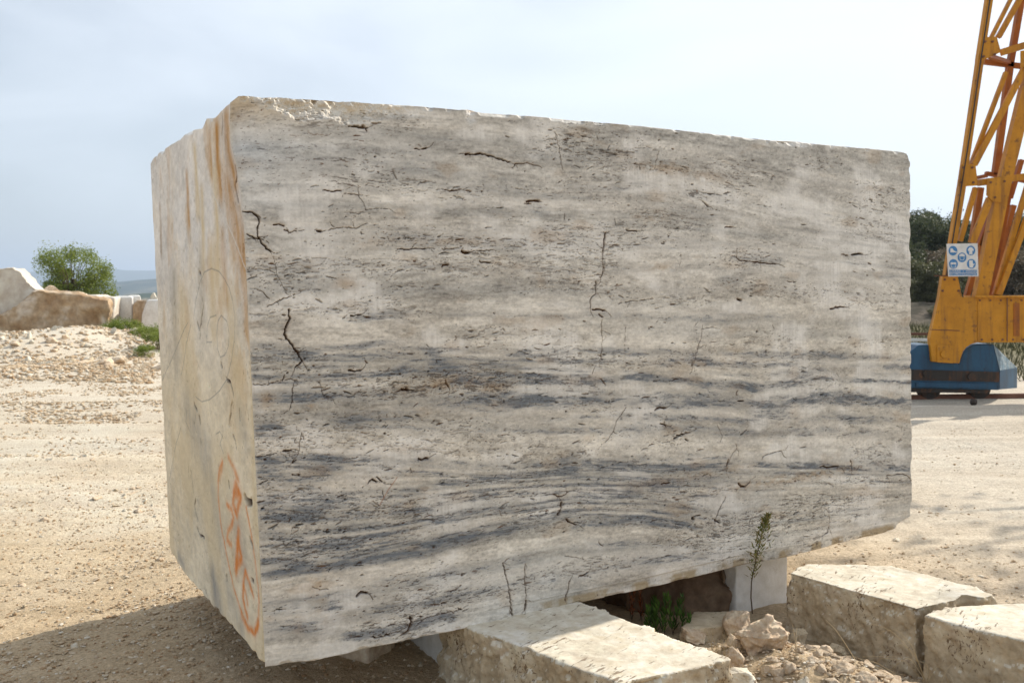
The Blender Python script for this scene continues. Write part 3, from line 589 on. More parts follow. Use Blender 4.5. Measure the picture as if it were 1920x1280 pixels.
for pts, wpx, br in cracks:
    L_ = sum(math.hypot(b[0] - a[0], b[1] - a[1]) for a, b in zip(pts[:-1], pts[1:]))
    if wpx < 1.8 or L_ < 14: continue
    (xa, ya), (xb, yb) = pts[-2], pts[-1]; dl_ = math.hypot(xb - xa, yb - ya) + 1e-6
    e_ = [(xb, yb)]; ang = math.atan2(yb - ya, xb - xa)
    for _ in range(3): ang += rgc.uniform(-.5, .5); e_.append((e_[-1][0] + 6 * math.cos(ang), e_[-1][1] + 6 * math.sin(ang)))
    hair.append((e_, 1.3, .4))
    for _ in range(int(L_ / 26)):
        q_ = pts[rgc.randrange(len(pts))]; ang = rgc.uniform(0, 6.28); e_ = [q_]
        for _ in range(rgc.randrange(2, 5)): ang += rgc.uniform(-.7, .7); e_.append((e_[-1][0] + 5 * math.cos(ang), e_[-1][1] + 4 * math.sin(ang)))
        hair.append((e_, 1.2, .4))
cracks += hair
for pts, wpx, br in cracks:
    q = []
    for (a, b) in zip(pts[:-1], pts[1:]):
        n = max(1, int(math.hypot(b[0] - a[0], b[1] - a[1]) / 4))
        for k in range(n):
            f = k / n; j = 1.2 if wpx > 1.4 else .8
            q.append((a[0] + (b[0] - a[0]) * f + rgc.uniform(-j, j), a[1] + (b[1] - a[1]) * f + rgc.uniform(-j, j)))
    q.append(pts[-1]); P = [fpt(*p) for p in q]; wpx = wpx * .72
    pxm = abs(fpt(pts[0][0], pts[0][1] - 50)[1] - fpt(*pts[0])[1]) / 50
    w = wpx * pxm * 0.5 * 0.85; ws = window(U, V, P, 0.05)
    u = U[ws]; v = V[ws]
    dd = seg_dist(u + 0.0022 * (vn2(u * 150, v * 150, 3) - .5), v + 0.0022 * (vn2(u * 150, v * 150, 4) - .5), P)
    ww = w * np.clip(0.15 + 1.7 * fbm2(u * 45, v * 45, 9, 3, .6) ** 1.3 + (0.15 if wpx > 2 else -0.1), 0.02, 2)
    g = sstep(1.35, 0.75, dd / ww)
    pitm[ws] = np.maximum(pitm[ws], g * (1 if wpx > 1.9 else .6)); pitbr[ws] = np.maximum(pitbr[ws], g * br)
    halo = np.exp(-(dd / (w * 3)) ** 2) * 0.22 * br
    col[ws] = col[ws] * (1 - halo[..., None]) + np.array([0.34, 0.22, 0.12]) * halo[..., None]
    Dp[ws] = np.maximum(Dp[ws], g * min(0.028, 0.004 + wpx * 0.004))
pc = np.array([0.06, 0.045, 0.034]) * (1 - pitbr[..., None]) + np.array([0.13, 0.060, 0.022]) * pitbr[..., None]  # brown dirt in pits and cracks, with the dark of deep holes painted in
pk = np.clip(pitm * 1.15, 0, 1)[..., None]; col = col * (1 - pk) + pc * pk
# one thin reddish scratch
sc = [fpt(x, y) for x, y in [(713, 945), (728, 918), (745, 895)]]; dd = seg_dist(U, V, sc); g = 0.6 * sstep(0.004, 0.001, dd)[..., None]; col = col * (1 - g) + np.array([0.33, 0.17, 0.10]) * g
DF += Dp + 0.0022 * (strata - 0.5) * (0.5 + band) + 0.0035 * (fbm2(U * 3, V * 3, 221, 3) - 0.5)
DF += 0.0016 * speck
# broken top-left edge and small chips along the edges
Vt = (tt * LH)[None, :] - V
rb = fbm2(U * 9, V * 9, 231, 5, 0.6); rb2 = fbm2(U * 34, V * 34, 235, 4, 0.62)
depth_e = 0.040 * sstep(0.70, 0.12, U) * sstep(0.66, 0.30, U) + 0.03 * sstep(0.8, 0.3, U)
reach = 0.05 + 0.13 * rb * sstep(0.65, 0.25, U) + 0.02
brk = sstep(0.0, 1.0, 1 - Vt / reach)
DF += brk * (depth_e * (0.55 + 0.9 * rb) + 0.05 * (rb2 - .35) * sstep(0.8, 0.3, U))
bk = (brk * sstep(0.8, 0.4, U) * sstep(0.35, 0.6, rb2 * 0.6 + rb * 0.5))[..., None]; col = col * (1 - 0.75 * bk) + np.array([0.62, 0.53, 0.40]) * 0.75 * bk
# fresh chips at the top edge
for (cx, cy, rx, ry, c) in [(884, 212, 9, 14, (0.68, 0.66, 0.62)), (886, 205, 8, 4, (0.42, 0.27, 0.12)), (1496, 268, 20, 6, (0.70, 0.68, 0.64)), (1707, 396, 5, 5, (0.72, 0.71, 0.68)), (1708, 414, 4, 4, (0.72, 0.71, 0.68)), (1036, 200, 0.1, 0.1, (.6, .6, .6))]:
    a = fpt(cx, cy); bx = fpt(cx + rx, cy); by = fpt(cx, cy - ry)
    g = np.exp(-(((U - a[0]) / (bx[0] - a[0])) ** 2 + ((V - a[1]) / (by[1] - a[1])) ** 2)) * (0.5 + rb2); DF += 0.012 * g * rb2
    g = np.clip(g, 0, 1)[..., None] * .8; col = col * (1 - g) + np.array(c) * g
chip = lambda d, s, seed: np.clip(s * (0.4 + 2.2 * sstep(0.5, 0.9, vn2(U * 28 + seed, V * 28, seed))) - d, 0, None) * 0.8
DF += chip(Vt, 0.006, 301) + chip(Vb, 0.005, 302) + chip(LF - U, 0.006, 303)
corner_c = (0.002 + 0.006 * sstep(0.5, 0.85, vn2(V[:, 0] * 25, V[:, 0] * 0, 311)) * 0.7)
cornD = 0.13 * sstep(1.50, 1.95, V[:, 0]) * (0.6 + 0.7 * fbm2(V[:, 0] * 6, V[:, 0] * 0 + 3, 313, 3))       # broken corner at the top
near_c = np.exp(-U / 0.16)
DF = np.maximum(DF, (cornD[:, None]) * near_c)
DF[:, 0] = np.maximum(cornD, corner_c * 0.6)
edgeN = sstep(0.010, 0.0, U)
col = col * (1 - 0.5 * edgeN[..., None]) + np.array([0.60, 0.55, 0.46]) * 0.5 * edgeN[..., None]
PF = bil(FR, SF, TF) - nF * DF[..., None]

# ---- left face fields
tbL = np.interp(sL, *plb); ttL = np.interp(sL, *plt_)
TL = tbL[None, :] + (ttL - tbL)[None, :] * tv[:, None]
SL = np.repeat(sL[None, :], nv, 0); X = (SL * LW).astype(np.float32); Y = (TL * LH).astype(np.float32)
wX = 0.05 * (fbm2(X * 3, Y * 4, 399, 3) - .5); st1 = fbm2((X + wX) * 4, Y * 2.2, 401, 5, 0.55); st2 = fbm2((X + wX) * 11, Y * 6, 405, 5, 0.6); cl = fbm2(X * 3, Y * 3, 409, 5, 0.55); sp = fbm2(X * 22, Y * 40, 411, 4, 0.65)
cA = np.array([0.79, 0.695, 0.525]); cB = np.array([0.66, 0.61, 0.53]); cY = np.array([0.68, 0.56, 0.36]); cO = np.array([0.47, 0.25, 0.07]); cG = np.array([0.33, 0.33, 0.32]); cP = np.array([0.80, 0.775, 0.735])
up = sstep(0.8, 1.5, Y)[..., None]
lc = (cA * (1 - up) + cP * up) * (0.98 + 0.6 * (cl[..., None] - .5) + 0.35 * (sp[..., None] - .5))
edge_r = (sstep(0.62, 0.98, SL + 0.5 * (st1 - .5)) * sstep(0.55, 1.2, Y) * sstep(.38, .62, st2 * .6 + cl * .4))[..., None] * 0.75
lc = lc * (1 - edge_r) + np.array([0.62, 0.42, 0.20]) * edge_r
k = sstep(0.46, 0.66, st1 * 0.7 + cl * 0.3)[..., None] * 0.7 * (1 - 0.55 * up); lc = lc * (1 - k) + cY * k
k = (sstep(0.54, 0.72, st2 * 0.55 + st1 * 0.45) * 0.30 * sstep(0.5, 1.3, Y))[..., None]; lc = lc * (1 - k) + cO * k
def lstreak(pts, wpx, c, s, soft=1.0):
    global lc
    P = [lpt(*p) for p in pts]; pxm = LW / 175.0 * 0.95
    d = seg_dist(X + 0.03 * (vn2(X * 12, Y * 6, 3) - .5) * soft, Y, P) / (wpx * pxm * 0.5)
    g = (np.exp(-d ** 2) * s * (0.35 + 1.1 * fbm2(X * 30, Y * 9, 447, 4, .65)))[..., None]; g = np.clip(g, 0, 1); lc = lc * (1 - g) + np.array(c) * g
for pts, w, c, s in [([(412, 240), (413, 360)], 10, cO, .95), ([(437, 215), (445, 340)], 8, cO, .95), ([(430, 350), (452, 480)], 16, cO, .8), ([(395, 250), (398, 330)], 7, cO, .6), ([(366, 280), (370, 400)], 7, cY, .9), ([(430, 220), (436, 300)], 12, (0.38, 0.24, 0.12), .6), ([(404, 330), (408, 520)], 10, cY, .9), ([(340, 560), (350, 760)], 22, cY, .7), ([(430, 560), (446, 760)], 18, cY, .7), ([(350, 330), (354, 420)], 6, cO, .8), ([(299, 390), (302, 470)], 6, (0.30, 0.20, 0.12), .8),
                     ([(378, 360), (380, 500)], 8, cY, .8), ([(418, 440), (424, 560)], 8, cO, .5), ([(455, 470), (462, 620)], 9, cO, .6), ([(396, 470), (400, 620)], 12, cY, .8), ([(325, 520), (330, 700)], 16, (0.38, 0.34, 0.26), .5), ([(375, 500), (380, 600)], 14, (0.40, 0.35, 0.26), .45),
                     ([(350, 770), (385, 850)], 26, cG, .5), ([(400, 930), (410, 1000)], 14, cG, .35), ([(398, 1080), (408, 1130)], 13, (0.25, 0.26, 0.27), .75), ([(430, 1120), (450, 1170)], 14, cG, .5), ([(450, 780), (460, 830)], 10, cG, .3), ([(450, 990), (458, 1060)], 12, cG, .3),
                     ([(470, 700), (480, 1000)], 7, cY, .8), ([(486, 1000), (494, 1230)], 6, cY, .9), ([(335, 1045), (345, 1060)], 6, (0.25, 0.25, 0.25), .6)]:
    lstreak(pts, w, c, s)
DL = np.zeros_like(X); pmL = np.zeros_like(X); brL = np.zeros_like(X); DpL = np.zeros_like(X)
dl = 0.15 + 0.9 * sstep(0.5, 0.7, fbm2(X * 5, Y * 4, 421, 3)) + 0.8 * sstep(0.85, 1.0, SL)
splat(X, Y, DpL, pmL, brL, 1300, dl, (0.002, 0.012), (0.0015, 0.003), 0.004, 15, vert=True)
splat(X, Y, DpL, pmL, brL, 130, dl, (0.006, 0.035), (0.002, 0.005), 0.010, 16, vert=True)
def lline(pts, wpx, depth, c=None, s=1.0, soft=0.5, wob=0.0):
    global lc
    P = [lpt(*p) for p in pts]; pxm = 0.0042
    d = seg_dist(X + wob * (vn2(X * 40, Y * 40, 5) - .5), Y + wob * (vn2(X * 40, Y * 40, 6) - .5), P) / (wpx * pxm * 0.5)
    g = sstep(1 + soft, max(0.0, 1 - soft), d) * s
    if c is None:
        np.maximum(pmL, g, out=pmL); np.maximum(DpL, g * depth, out=DpL)
    else:
        gg = np.clip(g, 0, 1)[..., None]; lc = lc * (1 - gg) + np.array(c) * gg
C5 = lambda *p: [(280 + a / 2.207, 700 + b / 2.207) for a, b in p]
C4 = lambda *p: [(260 + a / 2.286, 160 + b / 2.286) for a, b in p]
for pts, w, d in [(C5((172, 400), (178, 450), (181, 490)), 2.0, .008), (C5((190, 520), (186, 545), (192, 580), (199, 605)), 3.2, .01), (C5((195, 635), (205, 665), (225, 680)), 3, .01), (C5((340, 118), (336, 150), (330, 185), (329, 215)), 3.2, .012), (C5((184, 128), (195, 155)), 4, .01), (C5((205, 180), (208, 205)), 4, .01),
                  (C5((395, 510), (402, 530), (420, 535)), 6, .02), (C5((345, 250), (352, 280), (356, 308)), 2.2, .006), (C5((372, 150), (375, 190)), 3.5, .01), (C5((415, 690), (425, 715)), 5, .01), (C5((420, 850), (430, 860)), 4, .01), (C5((318, 835), (320, 852)), 4, .01), (C5((325, 450), (327, 465)), 4.5, .01), (C5((228, 895), (238, 920)), 2.5, .008), (C5((315, 20), (330, 35), (345, 90)), 3.4, .01),
                  (C4((270, 910), (275, 935), (262, 1040), (260, 1090)), 2.0, .006), (C4((430, 340), (432, 380), (422, 430), (428, 500)), 2.6, .008), (C4((372, 110), (378, 160), (374, 200)), 2.6, .01), (C4((350, 1190), (354, 1210)), 3.6, .01), (C4((250, 1020), (256, 1040)), 4, .01), (C4((258, 800), (264, 815)), 3, .01)]:
    lline(pts, w, d, wob=0.01)
# the long pale saw groove
lline(C4((255, 340), (300, 420), (350, 530), (400, 640), (462, 800)), 2.2, 0, (0.68, 0.65, 0.60), .7)
# pencil marks
PEN = (0.13, 0.14, 0.15)
for pts in [C4((235, 1000), (245, 920), (262, 840), (280, 800), (310, 785), (340, 797), (368, 830), (388, 870), (400, 920)), C4((400, 905), (412, 990), (408, 1090), (395, 1180), (375, 1260)), C4((352, 985), (338, 1010), (333, 1070), (336, 1130), (348, 1165), (368, 1155), (385, 1110), (386, 1060), (376, 1010), (352, 985)),
            C4((208, 1015), (180, 1080), (150, 1150), (100, 1265)), C4((222, 1025), (205, 1100), (190, 1190), (180, 1240)), C4((290, 1105), (292, 1030), (305, 995), (330, 985)), C4((290, 1100), (312, 1100)), C5((190, 95), (215, 117), (250, 107), (290, 70), (320, 20)), C5((130, 225), (110, 290), (95, 370), (75, 480)), C5((60, 0), (55, 12)),
            C5((155, 150), (150, 200), (165, 240)), C5((190, 170), (185, 215), (195, 245)), C5((275, 250), (290, 240), (300, 260), (290, 290), (305, 330))]:
    lline(pts, 1.3, 0, PEN, .48, .8)
# orange spray paint
ORG = (0.70, 0.23, 0.045)
for pts, w, s in [(C5((300, 368), (288, 400), (284, 450), (285, 520), (290, 590), (300, 660), (314, 735), (332, 815), (350, 890), (370, 960), (395, 1025), (415, 1062), (432, 1074), (446, 1055), (452, 1000), (452, 930), (446, 850), (437, 770), (426, 695), (412, 620), (400, 555)), 4.0, .75), (C5((300, 368), (290, 420)), 7, .6), (C5((325, 345), (345, 385), (368, 440)), 6, .65), (C5((380, 1000), (405, 1050), (432, 1072), (450, 1030)), 7, .8),
                  (C5((358, 458), (347, 500), (346, 540), (362, 582)), 8, .85), (C5((362, 470), (378, 510), (366, 560)), 7, .8), (C5((350, 500), (375, 500)), 8, .8), (C5((320, 545), (338, 560), (348, 595), (340, 630), (322, 655), (318, 690), (340, 708)), 6, .75), (C5((370, 652), (364, 710), (362, 770), (358, 822)), 8, .9), (C5((366, 700), (380, 765), (358, 800)), 8, .9),
                  (C5((396, 822), (388, 865), (386, 930), (398, 985), (405, 1003)), 6, .85), (C5((386, 880), (400, 910), (405, 950)), 5, .8), (C5((398, 822), (412, 860), (428, 918)), 5.5, .8)]:
    lline(pts, w * 0.95, 0, ORG, np.clip(s * (0.10 + 1.5 * fbm2(X * 34, Y * 22, 443, 4, .7)), 0, 1), 1.0, wob=0.006)
    lline(pts, w * 2.2, 0, ORG, 0.13 * s, 1.0, wob=0.006)
pk = np.clip(pmL, 0, 1)[..., None]; lc = lc * (1 - pk) + (np.array([0.07, 0.045, 0.03]) * (1 - brL[..., None]) + np.array([0.20, 0.10, 0.04]) * brL[..., None]) * pk  # pits here too: dirt colour plus painted hole shade
lc *= (0.95 + 0.1 * sp[..., None])
DL += DpL + 0.003 * sp + 0.004 * (st2 - .5) + 0.004 * (fbm2(X * 8, Y * 8, 451, 4) - .5)
Yt = (ttL * LH)[None, :] - Y; Yb = Y - (tbL * LH)[None, :]
DL += np.clip(0.006 * (0.4 + 2.5 * sstep(.5, .9, vn2(X * 16, Y * 4, 431))) - Yt, 0, None) + np.clip(0.006 * (0.4 + 2 * sstep(.5, .9, vn2(X * 18, Y * 4, 433))) - Yb, 0, None) + np.clip(0.006 - X, 0, None)
DL[:, -1] = corner_c * 0.6
PL = bil(LE, SL, TL) - nL * DL[..., None]
# the front face's broken corner pulls the near part of this face back
pull = np.maximum(cornD, corner_c * 0.6)[:, None] * (SL ** 6)
PL = PL - nF * pull[..., None]
PF[:, 0] = PF[:, 0] - nL * (corner_c * 0.6)[:, None]
# ---- right and back faces, coarse
def side(c0b, c1b, c0t, c1t, n, a_t, b_t, seed):
    s = np.linspace(0, 1, n)
    t0 = a_t[0] + (b_t[0] - a_t[0]) * s; t1 = a_t[1] + (b_t[1] - a_t[1]) * s
    T = t0[None, :] + (t1 - t0)[None, :] * tv[:, None]; S = np.repeat(s[None, :], nv, 0)
    P = bil((c0b, c1b, c0t, c1t), S, T); 
    return P, s
PR, _ = side(c_RB, c_KB, c_RT, c_KT, nuR, (tb[-1], tt[-1]), (0.0, 1.0), 1)
PK, _ = side(c_KB, c_LB, c_KT, c_LT, nuK, (0.0, 1.0), (tbL[0], ttL[0]), 2)
PR[:, 0] = PF[:, -1]; PK[:, -1] = PL[:, 0]
grid = np.concatenate([PL[:, :-1], PF[:, :-1], PR[:, :-1], PK[:, :-1]], 1)     # ring of columns
rc = np.full(PR[:, :-1].shape, 0.5, np.float32); rc2 = np.full(PK[:, :-1].shape, 0.5, np.float32)
rc[:] = (0.52, 0.45, 0.36); rc2[:] = (0.50, 0.43, 0.34)
cg = np.concatenate([lc[:, :-1], col[:, :-1], rc, rc2], 1)
nc = grid.shape[1]; verts = [grid.reshape(-1, 3)]; cols = [cg.reshape(-1, 3)]
i = np.arange(nc); faces = []
for j in range(nv - 1):
    a = j * nc + i; b = j * nc + (i + 1) % nc; faces.append(np.stack([a, b, b + nc, a + nc], 1))
base = nv * nc
for which, row, hgt in (('top', nv - 1, 1), ('bot', 0, -1)):
    ring = grid[row]; cen = ring.mean(0); prev = row * nc + i
    for k in range(1, 13):
        f = (k / 12.0) ** 1.5 * 0.96; P = ring * (1 - f) + cen * f
        P[:, 2] += hgt * (-0.004) * 0 + 0.012 * (fbm2(P[:, 0] * 9, P[:, 1] * 9, 500 + k * 0, 4) - 0.5) * min(1, k / 2)
        verts.append(P); cols.append(np.tile(np.array([[0.55, 0.48, 0.38]]), (nc, 1)))
        cur = base + i
        if which == 'top': faces.append(np.stack([prev, np.roll(prev, -1), np.roll(cur, -1), cur], 1))
        else: faces.append(np.stack([cur, np.roll(cur, -1), np.roll(prev, -1), prev], 1))
        prev = cur; base += nc
    verts.append(cen[None]); cols.append(np.array([[0.55, 0.48, 0.38]])); ci = base; base += 1
    tr = np.stack([prev, np.roll(prev, -1), np.full(nc, ci)], 1)
    if which == 'top': toptri = tr
    else: bottri = tr[:, ::-1]
BV = np.concatenate(verts); o0 = np.array([c_NB[0], c_NB[1], ZB])
blk = np_obj('travertine_block', BV, np.concatenate(faces), MAT_BLOCK, tris=np.concatenate([toptri, bottri]), loc=o0)
add_attr(blk.data, 'stone', np.clip(np.concatenate(cols), 0.01, 0.9))
tag(blk, 'huge sawn travertine block with grey blue bands and an orange spray mark', 'stone block')

# ------------------------------------------------------------------ stones
def finish_mesh(me, mat, smooth=True):
    me.materials.clear(); me.materials.append(mat)
    me.polygons.foreach_set('use_smooth', np.full(len(me.polygons), smooth)); return me
def remesh(bm, voxel):
    me = bpy.data.meshes.new('tmp'); bmesh.ops.recalc_face_normals(bm, faces=bm.faces); bm.to_mesh(me); bm.free()
    o = bpy.data.objects.new('tmp', me); COL.objects.link(o)
    md = o.modifiers.new('r', 'REMESH'); md.mode = 'VOXEL'; md.voxel_size = voxel; md.adaptivity = 0
    dg = bpy.context.evaluated_depsgraph_get(); dg.update()
    r = bpy.data.meshes.new_from_object(o.evaluated_get(dg)); bpy.data.objects.remove(o); bpy.data.meshes.remove(me)
    return r
def displace(me, amp_side, amp_top, scale, seed, chip=0.0, rough=0.0):
    n = len(me.vertices); co = np.empty(n * 3, np.float32); me.vertices.foreach_get('co', co); co = co.reshape(-1, 3)
    no = np.empty(n * 3, np.float32); me.vertices.foreach_get('normal', no); no = no.reshape(-1, 3)
    side = 1 - sstep(0.6, 0.95, no[:, 2])
    a = amp_top + (amp_side - amp_top) * side
    f = fbm3(co * scale + seed * 3.1, seed, 5, 0.58) - 0.5
    rid = np.abs(fbm3(co * scale * 1.7 + 7, seed + 9, 3, 0.5) - 0.5) * 2
    d = a * 2.0 * f - a * 0.6 * rid
    if rough: d += (a / max(amp_side, 1e-6)) * amp_side * rough * (fbm3(co * scale * 5 + 3, seed + 31, 4, 0.65) - 0.5) * 1.6 - a * rough * .5 * sstep(.55, .7, fbm3(co * scale * 3, seed + 37, 3))
    if chip:
        d -= chip * sstep(0.62, 0.75, fbm3(co * scale * 0.8 - 5, seed + 20, 3))* side
    co = co + no * d[:, None]
    me.vertices.foreach_set('co', co.ravel()); me.update(); return me
def prism_stone(name, top, z0, z1, mat, label, cat='stone block', group=None, voxel=0.012, amp=0.016, amp_top=0.004, scale=9, seed=1, flare=0.0, chip=0.01, mat2=None):
    top = [np.array(p[:2]) for p in top]; cen = sum(top) / len(top)
    bm = bmesh.new(); vt = [bm.verts.new((*(p - cen), z1 - z0)) for p in top]; vb = [bm.verts.new((*((p - cen) * (1 + flare)), 0)) for p in top]
    bm.faces.new(vt); bm.faces.new(vb[::-1]); n = len(top)
    for k in range(n): bm.faces.new((vt[k], vb[k], vb[(k + 1) % n], vt[(k + 1) % n]))
    me = remesh(bm, voxel); displace(me, amp, amp_top, scale, seed, chip * 1.6, rough=0.7 if amp > 0.008 else 0.0); finish_mesh(me, mat); me.name = name
    if mat2 is not None:
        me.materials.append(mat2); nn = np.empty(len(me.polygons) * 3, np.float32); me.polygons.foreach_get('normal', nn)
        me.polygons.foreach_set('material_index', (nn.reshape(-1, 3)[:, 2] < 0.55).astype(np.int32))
    o = bpy.data.objects.new(name, me); o.location = (cen[0], cen[1], z0); link(o); return tag(o, label, cat, group)
Q = lambda x, y, z=ZB - 0.004: Pz(x, y, z)[:2]
d1 = D1[:2]; nb = NB_[:2]
# bearer stone in front: the near edge leaves the frame at the bottom
pA, pB, pC, pD = Q(880, 1178), Q(1090, 1254), Q(1360, 1226), Q(1100, 1130)
ext = (pB - pA) * 0.30
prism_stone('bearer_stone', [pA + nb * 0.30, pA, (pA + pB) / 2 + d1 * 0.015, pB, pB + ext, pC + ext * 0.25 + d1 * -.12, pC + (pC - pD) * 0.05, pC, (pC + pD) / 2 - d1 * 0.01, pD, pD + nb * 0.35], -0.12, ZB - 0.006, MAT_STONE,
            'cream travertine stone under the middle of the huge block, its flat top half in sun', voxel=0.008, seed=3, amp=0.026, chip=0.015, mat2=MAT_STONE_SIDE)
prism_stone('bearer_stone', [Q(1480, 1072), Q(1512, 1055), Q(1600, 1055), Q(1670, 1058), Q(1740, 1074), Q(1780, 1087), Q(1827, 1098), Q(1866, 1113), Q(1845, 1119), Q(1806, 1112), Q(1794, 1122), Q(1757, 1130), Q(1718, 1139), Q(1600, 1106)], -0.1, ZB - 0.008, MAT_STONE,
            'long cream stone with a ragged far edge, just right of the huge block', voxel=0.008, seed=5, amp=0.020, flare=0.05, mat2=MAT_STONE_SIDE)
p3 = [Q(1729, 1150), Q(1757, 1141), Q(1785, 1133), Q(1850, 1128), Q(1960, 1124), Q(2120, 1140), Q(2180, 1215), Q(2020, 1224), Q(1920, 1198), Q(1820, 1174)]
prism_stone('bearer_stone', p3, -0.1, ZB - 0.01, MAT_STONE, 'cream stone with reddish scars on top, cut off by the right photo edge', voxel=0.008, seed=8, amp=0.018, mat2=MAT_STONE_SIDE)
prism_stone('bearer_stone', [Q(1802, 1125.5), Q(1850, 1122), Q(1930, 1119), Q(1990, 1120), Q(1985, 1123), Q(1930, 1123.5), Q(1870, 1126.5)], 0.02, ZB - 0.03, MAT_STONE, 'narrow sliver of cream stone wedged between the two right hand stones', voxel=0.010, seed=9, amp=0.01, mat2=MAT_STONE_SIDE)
# white sawn support under the right end
b0 = Pz(1378, 1153, 0.0)[:2]; b1 = Pplane(1478, 1100, np.array([*b0, 0]), nF)[:2]
prism_stone('support_block', [b0, b1, b1 + nb * 0.55, b0 + nb * 0.55], -0.08, ZB - 0.002, MAT_WHITE, 'smooth whitish sawn block carrying the right end of the huge block', voxel=0.014, seed=12, amp=0.004, amp_top=0.001, chip=0.006)
# grey-brown support seen behind the left of the front bearer
c0 = Pz(838, 1258, 0.0)[:2]
prism_stone('support_block', [c0 - d1 * 0.0, c0 + d1 * 0.20, c0 + d1 * 0.20 + nb * 0.75, c0 + nb * 0.75], -0.06, ZB - 0.002, MAT_WHITE, 'square grey support block in shade left of the front bearer stone', voxel=0.014, seed=14, amp=0.003, amp_top=0.001, chip=0.003)
c1 = Pz(690, 1251, 0.0)[:2]
prism_stone('wedge_stone', [c1, c1 + d1 * 0.18 + nb * .1, c1 + d1 * 0.16 + nb * 0.28, c1 + nb * 0.2 - d1 * 0.13], -0.06, 0.22, MAT_ROCK, 'small brown angular stone in the shade beneath the huge block', 'rock', voxel=0.012, seed=15, amp=0.006)
# dark boulder and flat slab in the shade
e0 = Pz(1170, 1148, 0.0)[:2]; e1 = Pz(1374, 1149, 0.0)[:2]
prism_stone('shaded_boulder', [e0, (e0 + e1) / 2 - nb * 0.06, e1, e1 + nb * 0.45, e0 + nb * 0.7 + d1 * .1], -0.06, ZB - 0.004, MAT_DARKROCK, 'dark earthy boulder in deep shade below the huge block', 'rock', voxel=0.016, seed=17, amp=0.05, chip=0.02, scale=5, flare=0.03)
prism_stone('flat_slab', [Pz(1272, 1175, .1)[:2], Pz(1340, 1172, .1)[:2], Pz(1402, 1158, .1)[:2], Pz(1392, 1140, .1)[:2], Pz(1300, 1142, .1)[:2]], -0.02, 0.09, MAT_STONE_SIDE, 'low grey slab lying on the ground at the foot of the white support', 'rock', voxel=0.010, seed=19, amp=0.01)

def hull_rock(seed, dims, n=16, voxel=0.06, amp=0.05, scale=3.0, cut=True):
    """unit rock about 1 across; returns a mesh standing on z = 0"""
    rg = random.Random(seed); bm = bmesh.new()
    for _ in range(n):
        v = Vector((rg.gauss(0, 1), rg.gauss(0, 1), rg.gauss(0, 1))).normalized() * rg.uniform(0.42, 0.5)
        bm.verts.new((v.x * dims[0], v.y * dims[1], v.z * dims[2]))
    r = bmesh.ops.convex_hull(bm, input=bm.verts); 
    bmesh.ops.delete(bm, geom=[e for e in r['geom_interior'] if isinstance(e, bmesh.types.BMVert)], context='VERTS')
    me = remesh(bm, voxel); displace(me, amp, amp, scale, seed, rough=0.6)
    co = np.empty(len(me.vertices) * 3, np.float32); me.vertices.foreach_get('co', co); co = co.reshape(-1, 3); co[:, 2] -= co[:, 2].min(); me.vertices.foreach_set('co', co.ravel()); me.update()
    return me
def hero_rock(name, px, py, wpx, hpx, z, label, seed, dims=(1, 1, 0.8), mat=None, yaw=0, dep=1.0, voxel=0.022, amp=0.06, sink=0.12, cat='rock', n=11):
    """px, py: where its base centre shows; wpx, hpx: size in photo pixels; z: height of the ground there"""
    P = Pz(px, py, z); s = P[1] / F; w = wpx * s * 1.12; h = hpx * s * 1.12
    me = hull_rock(seed, (1, dep, 1), n, voxel, amp); finish_mesh(me, mat or MAT_ROCK); me.name = name
    co = np.empty(len(me.vertices) * 3, np.float32); me.vertices.foreach_get('co', co); co = co.reshape(-1, 3)
    ext_ = co.max(0) - co.min(0)
    k = np.array([w / ext_[0], w / ext_[0], h * (1 + sink) / ext_[2]]); co *= k; me.vertices.foreach_set('co', co.ravel()); me.update()
    o = bpy.data.objects.new(name, me); o.location = (P[0], P[1] + w * 0.3 * dep, z - h * sink); o.rotation_euler[2] = 0; link(o)
    return tag(o, label, cat)
hero_rock('boulder', 1438, 1240, 96, 74, 0.12, 'largest tan rock on the heap between the stones, with a hollow in its sunlit top', 33, voxel=0.025, amp=0.10, n=22)
hero_rock('rock', 1306, 1206, 48, 24, 0.04, 'grey two humped stone in shade at the edge of the front stone', 34)
hero_rock('rock', 1388, 1190, 46, 38, 0.06, 'grey pointed rock in shade behind the largest rock', 35)
hero_rock('rock', 1384, 1222, 38, 24, 0.12, 'low tan flake at the left foot of the largest rock', 36)
hero_rock('rock', 1378, 1268, 34, 52, 0.10, 'tall crumbly brown rock beside the end of the front stone', 37, amp=0.1)
hero_rock('rock', 1444, 1274, 40, 28, 0.12, 'small rock with a white sunlit top below the largest rock', 38)
hero_rock('rock', 1515, 1284, 52, 50, 0.10, 'knobbly tan rock at the bottom edge, right of the white topped one', 39, amp=0.1)
hero_rock('rock', 1395, 1296, 70, 28, 0.14, 'broad pale rock cut by the bottom edge of the photo', 40, mat=MAT_STONE)
hero_rock('rock', 1505, 1296, 30, 26, 0.16, 'narrow pale chip standing at the bottom edge of the photo', 43, mat=MAT_STONE)
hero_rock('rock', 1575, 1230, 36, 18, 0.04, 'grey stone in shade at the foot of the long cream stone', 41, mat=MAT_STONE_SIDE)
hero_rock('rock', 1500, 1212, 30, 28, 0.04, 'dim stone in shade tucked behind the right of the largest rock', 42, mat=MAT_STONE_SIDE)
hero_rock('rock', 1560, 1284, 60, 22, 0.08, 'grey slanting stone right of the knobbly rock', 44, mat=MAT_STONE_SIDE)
hero_rock('rock', 1480, 1272, 30, 24, 0.10, 'little crumbly rock between the white topped and knobbly rocks', 45)

